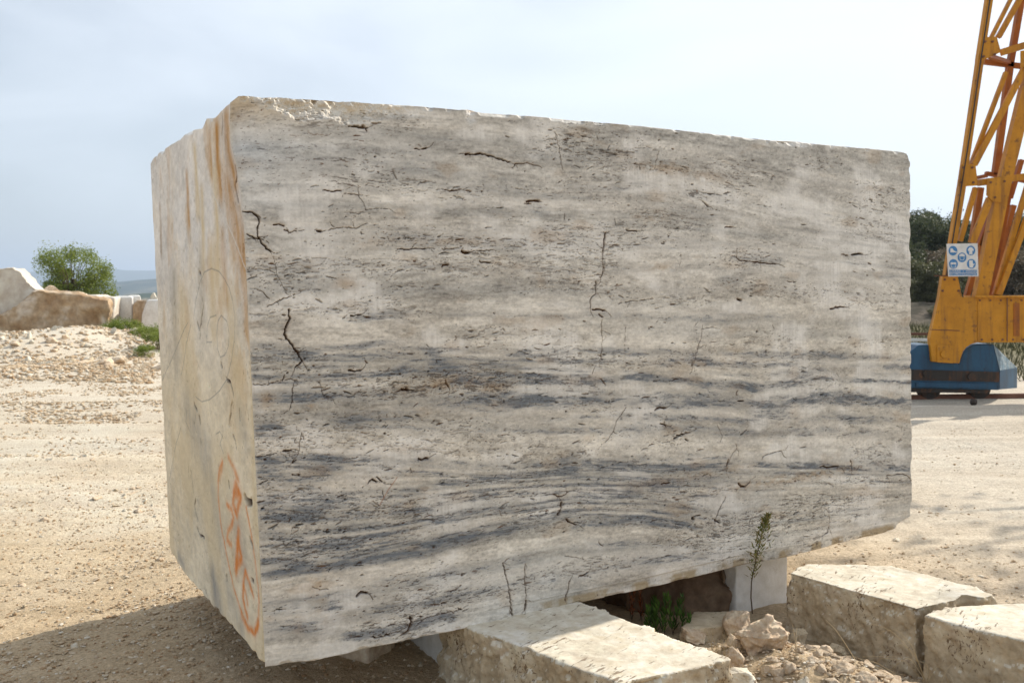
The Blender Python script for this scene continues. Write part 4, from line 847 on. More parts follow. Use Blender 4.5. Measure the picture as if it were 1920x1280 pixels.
# shared rock meshes for the loose stones
ROCKS = [finish_mesh(hull_rock(60 + k, (1, random.uniform(.7, 1), random.uniform(.5, .8)), 13, 0.075, 0.05), m) for k, m in enumerate([MAT_ROCK, MAT_STONE, MAT_ROCK, MAT_STONE, MAT_STONE_SIDE, MAT_ROCK])]
def loose(name, x, y, s, label, group, z=None, flat_=1.0, cat='stone', mi=None):
    me = ROCKS[random.randrange(6) if mi is None else mi]; o = bpy.data.objects.new(name, me)
    zz = float(gz(x, y)) if z is None else z
    o.location = (x, y, zz - 0.12 * s); o.scale = (s, s * random.uniform(.7, 1.1), s * random.uniform(.6, 1) * flat_)
    o.rotation_euler = (random.uniform(-.25, .25), random.uniform(-.25, .25), random.uniform(0, 6.28)); link(o); return tag(o, label, cat, group)
# individually placed stones on the left ground: photo px, size px, label
spots = [(84, 975, 22, 'brownish loose stone on the ground at left, farther of the pair'), (77, 1006, 18, 'brownish loose stone on the ground at left, nearer of the pair'), (147, 994, 14, 'small tan stone right of the pair of brownish stones'), (188, 972, 20, 'flat tan stone on the open ground left of the block'),
         (195, 988, 16, 'pale little stone just below the flat tan stone'), (302, 1048, 26, 'angular pale stone close to the left corner of the huge block'), (110, 1042, 20, 'whitish stone with a short shadow on the open ground'), (76, 1068, 18, 'whitish flat stone left of centre of the open ground'), (42, 1098, 26, 'tan wedge shaped stone near the left edge of the photo'),
         (180, 1088, 18, 'rounded grey stone on the sunlit gravel'), (240, 1105, 14, 'small brown stone near the shadow edge'), (57, 1130, 20, 'brown pair of pebbles fused together left of the gravel'), (28, 1176, 32, 'pale flat stone just above the shadow at the left edge'), (82, 1148, 12, 'tiny brown pebble above the shadow edge'), (143, 1210, 30, 'grey stone half sunk inside the shadow'), (228, 1211, 12, 'reddish little stone inside the shadow'),
         (268, 1195, 38, 'flat white flake inside the shadow'), (368, 1124, 28, 'flat white flake against the left face of the huge block'), (352, 1158, 24, 'white flat stone at the shadow edge beside the huge block'), (325, 1168, 20, 'pale flat stone at the shadow edge'), (208, 962, 12, 'small dark tan stone above the flat tan stone'), (1825, 762, 0, ''), (1678, 1012, 20, 'tan stone on the ground right of the huge block'), (1700, 1010, 26, 'white flat stone beyond the long cream stone'), (1733, 1009, 14, 'brown stone beyond the long cream stone'), (1600, 1022, 26, 'pale flake on the tan ground under the right end of the block')]
for (px, py, s, lab) in spots:
    if not s: continue
    P = Pz(px, py, 0.02); P = Pz(px, py, float(gz(P[0], P[1])))
    loose('loose_stone', P[0], P[1], s * P[1] / F * 1.05, lab, None, flat_=0.25 if 'fl' in lab else 0.8)
for k in range(60):                                   # row of chips along the rut and beside the block
    px = random.gauss(80, 70) if k < 38 else random.uniform(180, 310); py = 858 + (px - 80) * 0.06 + random.gauss(0, 6) if k < 38 else random.gauss(935, 22)
    if px < -10 or px > 305: continue
    P = Pz(px, py, 0.0)
    loose('stone_chip', P[0], P[1], random.uniform(.05, .13), 'pale stone chip in the loose row of chips on the left ground', 'stone chips on the open ground', flat_=0.7)
for k in range(34):
    P = Pz(random.uniform(0, 330), random.uniform(860, 1250), 0.0)
    loose('small_stone', P[0], P[1], random.uniform(.02, .045), 'small pebble lying on the sandy ground left of the block', 'small pebbles left of the block')
for k in range(44):
    P = Pz(random.uniform(1720, 1930), random.uniform(790, 1110), 0.0)
    loose('small_stone', P[0], P[1], random.uniform(.02, .06), 'small pebble lying on the ground right of the block', 'small pebbles right of the block', flat_=0.6)
# rubble on the mound at the left
for k in range(150):
    x = random.gauss(-11.6, 2.6); y = random.gauss(23.6, 1.5) - 0.15 * abs(x + 11)
    if k > 105: x = random.uniform(-10, -6.3); y = random.gauss(20.3, 1.0)
    s = random.choice([.14, .2, .26, .34, .5]) * random.uniform(.8, 1.2)
    loose('rubble_stone', x, y, s, 'pale rubble stone on the mound in front of the quarry boulders', 'rubble stones on the mound', cat='rock')
# rubble on the heap between the bearer stones
ANG = [finish_mesh(hull_rock(160 + k, (1, random.uniform(.7, 1), random.uniform(.55, .9)), 9, 0.035, 0.035), MAT_ROCK) for k in range(5)]
for k in range(80):
    x = random.gauss(1.32, 0.27); y = random.gauss(3.40, 0.2)
    if x < 0.84 or y > 3.75 or (x > 1.5 and y > 3.42 - (x - 1.5) * .3): continue
    o = loose('heap_rock', x, y, random.choice([.05, .07, .09, .12]) * random.uniform(.85, 1.15), 'angular warm cream rock on the heap between the bearer stones', 'angular rocks on the heap', cat='rock', mi=0); o.data = random.choice(ANG)
for k in range(120):
    x = random.gauss(1.12, 0.25); y = random.gauss(3.5, 0.28)
    if x < 0.78 + max(0, 3.4 - y) * 0.1: continue
    loose('heap_stone', x, y, random.choice([.018, .025, .035, .05, .08]) * random.uniform(.8, 1.2), 'little crumbly stone on the heap between the bearer stones', 'small stones on the heap', cat='rock', mi=random.choice([0, 2, 5]))

# quarry boulders and sawn blocks at the left, 27 to 34 m away
def outline_stone(name, pts, y, depth, mat, label, voxel, amp, seed, cat='rock', scale=1.2, skew=0.0, topback=0.0, group=None, shift=0.0):
    """an outline standing at distance y with its real depth; top edges recede by topback"""
    P = [Py(px, py, y) for px, py in pts]; cx = np.mean([p[0] for p in P]); shift = shift + cx * depth / y; zmin = min(p[2] for p in P)
    bm = bmesh.new(); n = len(P)
    f = [bm.verts.new((p[0] - cx, (p[2] - zmin) * topback, p[2] - zmin)) for p in P]; b = [bm.verts.new((p[0] - cx + shift, depth, (p[2] - zmin) * (1 - skew))) for p in P]
    bm.faces.new(f); bm.faces.new(b[::-1])
    for k in range(n): bm.faces.new((f[k], b[k], b[(k + 1) % n], f[(k + 1) % n]))
    me = remesh(bm, voxel); displace(me, amp, amp * 0.6, scale, seed); finish_mesh(me, mat); me.name = name
    o = bpy.data.objects.new(name, me); o.location = (cx, y, zmin); link(o); return tag(o, label, cat, group)
outline_stone('quarry_boulder', [(-70, 655), (-70, 520), (-20, 504), (8, 501), (24, 500), (38, 508), (52, 527), (68, 540), (84, 546), (84, 600), (60, 655)], 29.0, 3.0, MAT_BOULDER2, 'big pale boulder with a curved top at the left edge of the photo', 0.06, 0.14, 71, shift=0.35)
outline_stone('quarry_boulder', [(-60, 640), (-60, 600), (0, 588), (30, 572), (58, 545), (75, 543), (110, 549), (150, 552), (180, 559), (203, 564), (207, 585), (205, 618), (190, 648), (100, 655)], 28.3, 2.2, MAT_BOULDER, 'long brown earth stained boulder on the mound, in front of the pale curved one', 0.055, 0.30, 72, shift=0.12)
outline_stone('quarry_boulder', [(78, 552), (84, 540), (93, 534), (102, 536), (112, 546), (114, 560), (78, 560)], 31.5, 1.0, MAT_ROCK, 'small brown rock peeking over the long brown boulder', 0.07, 0.05, 73)
outline_stone('sawn_block', [(150, 640), (150, 553), (180, 552), (186, 556), (216, 556), (214, 600), (212, 640)], 30.5, 2.0, MAT_BOULDER2, 'cream sawn block whose sunlit side shows behind the brown boulder', 0.07, 0.02, 74, 'stone block', shift=0.40)
outline_stone('sawn_block', [(212, 632), (214, 555), (250, 555), (251, 632)], 31.5, 2.0, MAT_WHITE, 'white sawn slab standing right of the brown boulder', 0.07, 0.012, 75, 'stone block')
outline_stone('sawn_block', [(236, 640), (238, 554), (263, 553), (264, 560), (262, 640)], 32.3, 2.0, MAT_WHITE, 'white sawn block behind the standing slab', 0.07, 0.012, 76, 'stone block')
outline_stone('sawn_block', [(248, 632), (250, 570), (258, 563), (280, 563), (270, 590), (262, 632)], 31.0, 1.2, MAT_BOULDER, 'small brown streaked block between the white ones', 0.07, 0.03, 77, 'stone block')
outline_stone('sawn_block', [(262, 640), (266, 590), (276, 562), (300, 560), (330, 562), (330, 640)], 30.6, 1.6, MAT_WHITE, 'white sawn block partly hidden by the left edge of the huge block', 0.07, 0.02, 78, 'stone block')
outline_stone('quarry_boulder', [(280, 563), (284, 552), (289, 547), (293, 556), (300, 564)], 31.0, .5, MAT_STONE, 'little white pointed rock on top of the white sawn block', 0.05, 0.02, 79)
P = Pz(97, 632, 0.55); loose('rubble_stone', -13.4, 26.2, 0.75, 'orange brown rounded rock at the foot of the long brown boulder', None, z=0.35, cat='rock', mi=2)

# gravel: thousands of grains, one object
def gravel(name, n, fn, smin, smax, label, mat=MAT_GRAVEL, seed=1):
    rg = np.random.default_rng(seed)
    bm = bmesh.new(); bmesh.ops.create_icosphere(bm, subdivisions=1, radius=0.5); v0 = np.array([v.co[:] for v in bm.verts]); f0 = np.array([[v.index for v in f.verts] for f in bm.faces]); bm.free()
    xy = fn(n, rg); n = len(xy); s = smin + (smax - smin) * rg.random(n) ** 3.0
    a = rg.random(n) * 6.28; V3 = np.tile(v0, (n, 1, 1)) * (1 + 0.6 * (rg.random((n, len(v0), 1)) - 0.5))
    V3 = V3 * np.stack([s, s * (0.45 + 0.55 * rg.random(n)), s * (0.25 + 0.4 * rg.random(n))], 1)[:, None, :]
    c, sn = np.cos(a)[:, None], np.sin(a)[:, None]; x = V3[..., 0] * c - V3[..., 1] * sn; y = V3[..., 0] * sn + V3[..., 1] * c
    z0 = gz(xy[:, 0], xy[:, 1]) + s * 0.08
    V3 = np.stack([x + xy[:, :1], y + xy[:, 1:2], V3[..., 2] + z0[:, None]], 2).reshape(-1, 3)
    T = (np.tile(f0, (n, 1, 1)) + (np.arange(n) * len(v0))[:, None, None]).reshape(-1, 3)
    o = np_obj(name, V3, None, mat, tris=T, smooth=False); return tag(o, label, 'gravel', kind='stuff')
def frustum_pts(px0, px1, py0, py1, even=False):
    def fn(n, rg):
        px = px0 + (px1 - px0) * rg.random(n); py = py0 + (py1 - py0) * rg.random(n)
        d = np.stack([(px - 960) / F, -(py - 640) / F, -np.ones(n)], 1) @ RW.T; k = -EYE[2] / d[:, 2]
        p = (EYE + d * k[:, None])[:, :2]
        den = fbm2(p[:, 0] * 1.3, p[:, 1] * 1.3, 77, 3); return p[rg.random(n) < (sstep(0.30, 0.55, den) + .3 if even else sstep(0.40, 0.62, den) + .06)]
    return fn
gravel('gravel', 46000, frustum_pts(-150, 900, 840, 1330, True), 0.004, 0.026, 'loose gravel and grit on the ground left of and under the huge block', seed=2)
gravel('gravel', 12000, frustum_pts(1100, 2050, 780, 1300), 0.004, 0.024, 'loose gravel and grit on the ground right of the huge block', seed=3)
gravel('gravel', 9000, frustum_pts(-200, 330, 690, 860), 0.008, 0.045, 'loose gravel on the far part of the ground at left', seed=4)
gravel('gravel', 17000, frustum_pts(-60, 290, 632, 722, True), 0.012, 0.14, 'broken stone rubble covering the mound at left', seed=5)
gravel('gravel', 14000, frustum_pts(-80, 320, 695, 800), 0.012, 0.075, 'pale chips strewn from the mound onto the yard at left', seed=9)
def heap(n, rg):
    return np.stack([rg.normal(1.12, 0.28, n), rg.normal(3.5, 0.32, n)], 1)
gravel('gravel', 9000, heap, 0.003, 0.022, 'crumbled stone and earth on the heap between the bearer stones', seed=6)
# ------------------------------------------------------------------ gantry crane, about 13 m away
YC = 13.0
crane = empty('gantry_crane', (7.0, YC, 0.0), 'yellow steel gantry crane leg on a blue wheel bogie behind the huge block', 'crane')
class Soup:
    def __init__(s): s.v = []; s.q = []; s.t = []
    def quad_prism(s, poly, n, th):
        """poly: list of 3-D points (planar), extruded by th along n"""
        b = len(s.v); k = len(poly)
        for p in poly: s.v.append(np.asarray(p, float))
        for p in poly: s.v.append(np.asarray(p, float) + n * th)
        s.ng = getattr(s, 'ng', []); s.ng += [list(range(b, b + k)), list(range(b + 2 * k - 1, b + k - 1, -1))]
        for i in range(k): j = (i + 1) % k; s.ng.append([b + i, b + k + i, b + k + j, b + j])
    def beam(s, p, q, w, d, up=np.array([0, 1.0, 0])):
        p = np.asarray(p, float); q = np.asarray(q, float); a = q - p; a /= np.linalg.norm(a)
        u = np.cross(a, up); u /= np.linalg.norm(u); v = np.cross(u, a)
        s.quad_prism([p - u * w / 2 - v * d / 2, p + u * w / 2 - v * d / 2, p + u * w / 2 + v * d / 2, p - u * w / 2 + v * d / 2], q - p, 1.0)
    def obj(s, name, mat, parent, bevel=0.0):
        me = bpy.data.meshes.new(name); o = np.array(parent.location) if parent else np.zeros(3)
        me.from_pydata([tuple(v - o) for v in s.v], [], s.ng); me.materials.append(mat)
        bm = bmesh.new(); bm.from_mesh(me); bmesh.ops.recalc_face_normals(bm, faces=bm.faces)
        if bevel: bmesh.ops.bevel(bm, geom=list(bm.edges), offset=bevel, segments=1, affect='EDGES')
        bm.to_mesh(me); bm.free()
        ob = bpy.data.objects.new(name, me); return link(ob, parent)
YV = np.array([0, 1.0, 0])
pxs = YC / F
def member(name, a, b, wpx, dy=0.0, d=0.09, mat=MAT_YELLOW, dy2=None):
    s = Soup(); pa = Py(*a, YC + dy); pb = Py(*b, YC + (dy if dy2 is None else dy2)); s.beam(pa, pb, wpx * pxs, d); return s.obj(name, mat, crane)
def plate(name, pts, dy, th, mat=MAT_YELLOW, bevel=0.0):
    s = Soup(); s.quad_prism([Py(*p, YC + dy) for p in pts], YV, th); return s.obj(name, mat, crane, bevel)
# chords of the left leg (front frame), continuing above the picture to about 9 m
def up_ext(a, b, k): return (b[0] + (b[0] - a[0]) * k, b[1] + (b[1] - a[1]) * k)
member('chord', (1775, 520), (1805, 335), 12, 0.0); member('chord', (1803, 345), (1838, 105), 11, 0.002); member('chord', (1836, 115), (1880, -170), 11, 0.004)
member('chord', (1880, -165), (1890, -250), 11, 0.006)
member('chord', (1837, 558), (1880, 345), 24, 0.0, .12); member('chord', (1880, 350), (1925, 165), 22, 0.005, .12); member('chord', (1925, 168), (2020, -240), 20, 0.01, .12); member('chord', (2020, -238), (2023, -250), 20, 0.015, .12)
member('chord', (1853, 556), (1893, 345), 10, 0.30, .10, MAT_YELLOW_D)
member('chord', (1985, 556), (2000, 60), 20, 0.0, .12); member('chord', (2000, 62), (2018, -250), 20, 0.3, .12)
member('chord', (1960, 556), (1968, 100), 12, 0.75, .10, MAT_YELLOW_D)
# gusset plates
plate('gusset_plate', [(1841, 70), (1869, 69), (1877, 98), (1833, 118)], -0.06, 0.015)
plate('gusset_plate', [(1803, 308), (1829, 308), (1834, 348), (1797, 350)], -0.06, 0.015)
plate('gusset_plate', [(1851, 335), (1893, 330), (1888, 372), (1878, 380), (1862, 378), (1850, 366)], -0.08, 0.015)
plate('gusset_plate', [(1914, 96), (1945, 90), (1940, 128), (1914, 126)], -0.08, 0.015)
# braces of the front frame
for a, b, w, dy in [((1858, 72), (1897, -5), 6, -.02), ((1872, 70), (1914, -5), 9, .03), ((1912, -5), (1975, -120), 9, .03), ((1897, -5), (1960, -110), 6, -.02),
                    ((1877, 99), (1985, 66), 12, 0.0), ((1834, 343), (1990, 322), 12, 0.0),
                    ((1821, 308), (1886, 136), 7, .05), ((1826, 309), (1932, 108), 11, -.02), ((1800, 452), (1829, 352), 8, .05), ((1822, 455), (1856, 372), 12, -.03),
                    ((1865, 553), (1917, 380), 9, .02), ((1872, 553), (1935, 385), 10, -.04), ((1917, 380), (1960, 240), 9, .02)]:
    member('brace', a, b, w, dy, .06)
# rear frame, 0.8 m behind, and cross ties
for a, b, w in [((1866, 328), (1893, 125), 12), ((1844, 116), (1960, 130), 9), ((1823, 455), (1838, 352), 11), ((1812, 556), (1845, 440), 9), ((1832, 556), (1862, 440), 11), ((1838, 462), (1870, 372), 14), ((1880, 330), (1930, 190), 14), ((1862, 520), (1900, 385), 9), ((1893, 125), (1925, -60), 11), ((1848, 325), (1925, 340), 7), ((1893, 372), (1915, 300), 8)]:
    member('rear_brace', a, b, w, 0.75, .08, MAT_YELLOW_D)
for a, b in [((1800, 340), (1848, 330)), ((1838, 100), (1893, 118)), ((1870, 345), (1885, 335))]:
    member('cross_tie', a, b, 7, 0.02, .06, MAT_YELLOW_D, dy2=0.75)
# leg plate, end beam
curve = [(1799, 681), (1802, 670), (1806, 659), (1812, 651), (1821, 645), (1832, 642)]
plate('leg_plate', [(1768, 516), (1796, 516), (1804, 557), (1832, 557), (1832, 642)] + curve[::-1][1:] + [(1748, 678), (1744, 634), (1762, 557)], -0.12, 0.10, MAT_YELLOW, 0.006)
plate('end_beam', [(1832, 556), (2150, 556), (2150, 641), (1832, 642)], -0.10, 0.22, MAT_YELLOW, 0.006)
plate('end_beam_rib', [(1828, 554), (2150, 554), (2150, 557.5), (1828, 557.5)], -0.15, 0.32, MAT_YELLOW)
plate('end_beam_slot', [(1900, 568), (1912, 568), (1912, 630), (1900, 630)], -0.104, 0.01, MAT_YELLOW_D)
plate('bearing_plate', [(1757, 646), (1790, 647), (1788, 681), (1757, 679)], -0.135, 0.02, MAT_YELLOW, 0.003)
def disc(name, px, py, r, dy, th, mat, parent=crane, n=24):
    c = Py(px, py, YC + dy); s = Soup(); s.quad_prism([c + np.array([math.cos(a) * r, 0, math.sin(a) * r]) for a in np.linspace(0, 6.2832, n, endpoint=False)], YV, th); return s.obj(name, mat, parent, 0.004 if r > .05 else 0)
disc('bearing_pin', 1772, 664, 0.055, -0.16, 0.04, MAT_YELLOW)
for k in range(12): disc('bolt', 1822 + k * 19.5 if k < 5 else 1822 + k * 19.5, 636.5, 0.014, -0.112, 0.02, MAT_RUST, n=8)
for k in range(12): disc('bolt', 1838 + k * 19.5, 563, 0.012, -0.112, 0.02, MAT_RUST, n=8)
for x_, y_ in [(1848, 78), (1862, 78), (1845, 106), (1866, 102), (1807, 314), (1824, 314), (1803, 342), (1826, 342), (1858, 342), (1884, 340), (1866, 370), (1772, 524), (1790, 524), (1768, 545), (1798, 545)]: disc('bolt', x_, y_, 0.016, -0.135 if y_ > 500 else -0.09, 0.02, MAT_RUST, n=8)
for pts in [[(1752, 516), (1800, 516), (1800, 518), (1752, 518)], [(1888, 558), (1889.5, 558), (1889.5, 640), (1888, 640)], [(1745, 617), (1800, 619), (1800, 620.5), (1745, 618.5)]]: plate('weld_seam', pts, -0.126, 0.008, MAT_RUST)
cs_ = Soup(); cp = [Py(x, y, YC - .09) for x, y in [(1771, 540), (1783, 470), (1797, 385), (1806, 330), (1822, 230), (1838, 120), (1850, 40), (1862, -40)]]
for a_, b_ in zip(cp[:-1], cp[1:]): cs_.beam(a_, b_, 0.014, 0.014)
cs_.obj('cable', MAT_DARKSTEEL, crane)
# bogie
bog = [(1560, 728), (1560, 690), (1700, 686), (1706, 664), (1722, 646), (1745, 644), (1752, 660), (1797, 682), (1806, 664), (1814, 652), (1826, 645), (1863, 645), (1868, 668), (1874, 694), (1874, 731), (1712, 726)]
plate('wheel_housing', [(1690, 727), (1690, 665), (1706, 660), (1722, 647), (1752, 646), (1752, 664), (1797, 684), (1804, 666), (1812, 653), (1826, 646), (1863, 645), (1874, 692), (1874, 731)], -0.05, 0.62, MAT_BLUE, 0.008)
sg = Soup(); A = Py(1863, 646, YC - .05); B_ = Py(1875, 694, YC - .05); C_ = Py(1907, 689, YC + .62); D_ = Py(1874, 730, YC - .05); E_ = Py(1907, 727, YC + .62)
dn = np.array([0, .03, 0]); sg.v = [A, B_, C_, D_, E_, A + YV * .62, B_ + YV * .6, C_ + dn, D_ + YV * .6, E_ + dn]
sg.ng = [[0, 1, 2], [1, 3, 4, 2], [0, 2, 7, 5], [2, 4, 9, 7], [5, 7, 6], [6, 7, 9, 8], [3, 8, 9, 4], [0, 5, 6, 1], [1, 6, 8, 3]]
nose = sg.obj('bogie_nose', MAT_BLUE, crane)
MAT_SUNLIT_WORN = paint_mat('sunlit_worn_blue_paint', (0.10, 0.20, 0.28), (0.38, 0.46, 0.50), rust=(0.05, 0.07, 0.08), amt=0.5, scale=9)
nose.data.materials.append(MAT_SUNLIT_WORN)
for fi in (0, 2): nose.data.polygons[fi].material_index = 1  # sun-facing facets: sunlight painted in as paler patches on the worn blue
plate('grease_band', [(1690, 692), (1874, 697), (1874, 716), (1690, 712)], -0.062, 0.01, MAT_DARKSTEEL)
plate('lower_flange', [(1718, 717), (1850, 719), (1850, 727), (1718, 725)], -0.075, 0.02, MAT_BLUE)
plate('under_shade_strip', [(1700, 726), (1856, 730), (1850, 737), (1700, 735)], -0.03, 0.05, MAT_DARKSTEEL)  # dark strip painting the black shade under the housing, over the wheel tops
for cx in (1745, 1838):
    w = disc('wheel', cx, 728, 0.15, 0.05, 0.16, MAT_DARKSTEEL, n=32)
for cx, cy in [(1738, 700), (1822, 706)]: disc('axle_cap', cx, cy, 0.05, -0.09, 0.03, MAT_DARKSTEEL)
member('rail_clamp', (1690, 748), (1725, 745), 5, 0.2, .1, MAT_RUST)

# crane rail, dark ball, barrier
s = Soup(); zr = 0.03
s.quad_prism([np.array([3.6, YC + 0.05, 0.0]), np.array([3.6, YC + 0.19, 0.0]), np.array([3.6, YC + 0.16, 0.06]), np.array([3.6, YC + 0.08, 0.06])], np.array([1.0, 0, 0]), 30); r_ = s.obj('crane_rail', MAT_RUST, None)
tag(r_, 'dark steel rail on the ground under the crane wheels', 'rail')
me = hull_rock(90, (1, 1, 1), 60, 0.05, 0.02); finish_mesh(me, MAT_DARKSTEEL); o = bpy.data.objects.new('dark_ball', me); P = Pz(1825, 763, 0.0); o.location = (P[0], P[1], float(gz(P[0], P[1])) - .01); o.scale = (.105, .105, .105); link(o)
tag(o, 'dark round lump on the ground in front of the blue bogie', 'ball')
bar = empty('barrier', (14, 24, 0.0), 'rusty horizontal rail barrier in the field behind the crane', 'barrier')
for (y0, wz, m_) in ((626, 6, MAT_RUST), (637, 4, MAT_WHITE)):
    s = Soup(); a = Py(1560, y0 - 1, 24.0); b = Py(2300, y0 + 3, 24.0); s.beam(a, b, 0.07, 0.06); s.obj('rail', m_, bar)
for k in range(6):
    s = Soup(); x = 9.6 + k * 2.4; s.beam((x, 24.1, -0.1), (x, 24.1, 0.42), 0.07, 0.07); s.obj('post', MAT_RUST, bar)

# ------------------------------------------------------------------ safety sign
YS = YC - 0.22
sc_ = Py(1806, 488, YS)
sign = empty('safety_sign', sc_, 'white board with five round blue safety symbols, fixed to the yellow crane leg', 'sign')
def S(X, Y, d=0.0): return Py(1740 + X / 12.8, 440 + Y / 12.8, YS - d)
def spoly(name, pts, d, th, mat):
    s = Soup(); s.quad_prism([S(x, y, d) for x, y in pts], YV, th); return s.obj(name, mat, sign)
spoly('board', [(447, 217), (1190, 207), (1212, 1000), (490, 1003)], 0.0, 0.006, MAT_SIGNW)
circ = lambda cx, cy, rx, ry, n=36: [(cx + rx * math.cos(a), cy + ry * math.sin(a)) for a in np.linspace(0, 6.2832, n, endpoint=False)]
for (cx, cy) in [(600, 385), (1028, 380), (817, 545), (612, 702), (1042, 700)]:
    ring = spoly('symbol_disc', circ(cx, cy, 106, 116), 0.003, 0.004, MAT_SIGNB)
D_s = 0.006
spoly('boot_symbol', [(540, 330), (590, 330), (612, 375), (650, 400), (690, 405), (690, 425), (540, 425)], D_s, .004, MAT_SIGNW)
spoly('overalls_symbol', [(1005, 300), (1050, 300), (1085, 335), (1098, 380), (1080, 395), (1062, 360), (1068, 470), (1032, 475), (1028, 430), (1022, 475), (988, 470), (992, 360), (975, 395), (958, 380), (972, 335)], D_s, .004, MAT_SIGNW)
spoly('helmet_symbol', [(745, 520), (760, 480), (790, 455), (845, 455), (875, 480), (890, 520)], D_s, .004, MAT_SIGNW)
spoly('face_symbol', [(758, 535), (768, 535), (780, 600), (855, 600), (867, 535), (877, 535), (862, 612), (772, 612)], D_s, .004, MAT_SIGNW)
for cx in (577, 645): spoly('goggle_symbol', circ(cx, 688, 36, 27, 20), D_s, .004, MAT_SIGNW)
spoly('face_symbol', [(548, 720), (558, 720), (575, 780), (650, 780), (668, 720), (678, 720), (658, 792), (566, 792)], D_s, .004, MAT_SIGNW)
spoly('glove_symbol', [(1000, 790), (992, 720), (985, 640), (1000, 615), (1072, 615), (1078, 700), (1100, 705), (1118, 690), (1122, 705), (1085, 745), (1080, 790)], D_s, .004, MAT_SIGNW)
spoly('text_band', [(512, 842), (1172, 842), (1174, 908), (514, 908)], 0.003, .004, MAT_SIGNB)
spoly('text_band', [(514, 918), (1174, 918), (1176, 978), (516, 978)], 0.003, .004, MAT_SIGNB)
def lettering(txt, x0, x1, y0, y1):
    cu = bpy.data.curves.new('t', 'FONT'); cu.body = txt; cu.extrude = 0.0; cu.resolution_u = 3
    o = bpy.data.objects.new('t', cu); COL.objects.link(o); dg = bpy.context.evaluated_depsgraph_get(); dg.update()
    me = bpy.data.meshes.new_from_object(o.evaluated_get(dg)); bpy.data.objects.remove(o)
    co = np.array([v.co[:] for v in me.vertices]); lo = co.min(0); hi = co.max(0)
    for v in me.vertices:
        X_ = x0 + (v.co.x - lo[0]) / (hi[0] - lo[0]) * (x1 - x0); Y_ = y1 + (v.co.y - lo[1]) / (hi[1] - lo[1]) * (y0 - y1)
        v.co = Vector(S(X_, Y_, 0.0055) - sc_)
    finish_mesh(me, MAT_SIGNW, False); me.name = 'lettering'; link(bpy.data.objects.new('lettering', me), sign)
lettering('USARE  I  MEZZI', 530, 1155, 852, 899); lettering('DI PROTEZIONE', 530, 1158, 926, 970)

# ------------------------------------------------------------------ plants
def leaves_mesh(cent, nrm_up, size, aspect, rg):
    """quads (folded diamonds) at cent (N,3)"""
    n = len(cent); a = rg.normal(size=(n, 3)); a /= np.linalg.norm(a, axis=1, keepdims=True)
    b = np.cross(a, rg.normal(size=(n, 3)) + np.array([0, 0, nrm_up])); b /= np.linalg.norm(b, axis=1, keepdims=True) + 1e-9
    s = size * (0.6 + 0.8 * rg.random((n, 1)))
    v = np.stack([cent - a * s, cent + b * s * aspect, cent + a * s, cent - b * s * aspect], 1).reshape(-1, 3)
    return v, np.arange(n * 4).reshape(n, 4)
def tube(pts, r0, r1, sides=5):
    pts = np.asarray(pts, float); n = len(pts); v = []; 
    t = np.gradient(pts, axis=0); t /= np.linalg.norm(t, axis=1, keepdims=True) + 1e-9
    ref = np.array([0.31, 0.87, 0.12]); u = np.cross(t, ref); u /= np.linalg.norm(u, axis=1, keepdims=True); w = np.cross(t, u)
    rr = np.linspace(r0, r1, n)
    for k in range(n):
        for j in range(sides):
            a = 6.2832 * j / sides; v.append(pts[k] + rr[k] * (math.cos(a) * u[k] + math.sin(a) * w[k]))
    f = [[k * sides + j, k * sides + (j + 1) % sides, (k + 1) * sides + (j + 1) % sides, (k + 1) * sides + j] for k in range(n - 1) for j in range(sides)]
    return np.array(v), np.array(f)
def join(parts):
    V_, F_, b = [], [], 0
    for v, f in parts: V_.append(v); F_.append(f + b); b += len(v)
    return np.concatenate(V_), np.concatenate(F_)
def tree_meshes(seed, h, rad, nleaf, leaf, mat_leaf, trunk_h=0.3, lumps=26, squash=0.8):
    rg = np.random.default_rng(seed); parts = []
    trunk = [(0, 0, -0.2), (0.05 * h * rg.normal() * .3, 0, h * trunk_h * .5), (0, 0.02 * h, h * trunk_h), (0.02 * h, 0, h * .7)]; parts.append(tube(trunk, h * 0.035, h * 0.012, 7))
    cs = []
    for k in range(lumps):
        a = rg.random() * 6.28; e = rg.random(); rr = rad * rg.random() ** 0.55 * math.sqrt(max(0.1, 1 - (e * 1.1 - 0.35) ** 2))
        c = np.array([math.cos(a) * rr, math.sin(a) * rr, h * (trunk_h * .8 + (1 - trunk_h * .8) * e)]); cs.append((c, rad * (0.16 + 0.22 * rg.random())))
        parts.append(tube([(0, 0, h * trunk_h * (0.5 + 0.5 * rg.random())), c * [.5, .5, 1] * np.array([1, 1, .8]), c], h * 0.007, h * 0.002, 4))
    pts = []
    for c, r in cs:
        m = int(nleaf / lumps); d = rg.normal(size=(m, 3)); d /= np.linalg.norm(d, axis=1, keepdims=True); q = c + d * (r * rg.random((m, 1)) ** 0.5) * [1, 1, squash]; pts.append(q)
        sp_ = int(m * 0.12); pts.append(c + np.clip(rg.normal(size=(sp_, 3)), -1.5, 1.5) * r * 0.62)
    pts = np.concatenate(pts); v, f = leaves_mesh(pts, 0.6, leaf, 0.45, rg)
    tm = np_mesh('trunk', *join(parts), MAT_BARK); lm = np_mesh('crown', v, f, mat_leaf, smooth=False); return tm, lm
def place_tree(name, meshes, loc, sc, rz, label, cat='tree', group=None):
    e = empty(name, loc, label, cat, group); e.scale = (sc, sc, sc); e.rotation_euler[2] = rz
    link(bpy.data.objects.new('trunk', meshes[0]), e); link(bpy.data.objects.new('crown', meshes[1]), e); return e
T0 = tree_meshes(1, 4.6, 1.9, 30000, 0.05, MAT_LEAF, 0.06, 110)
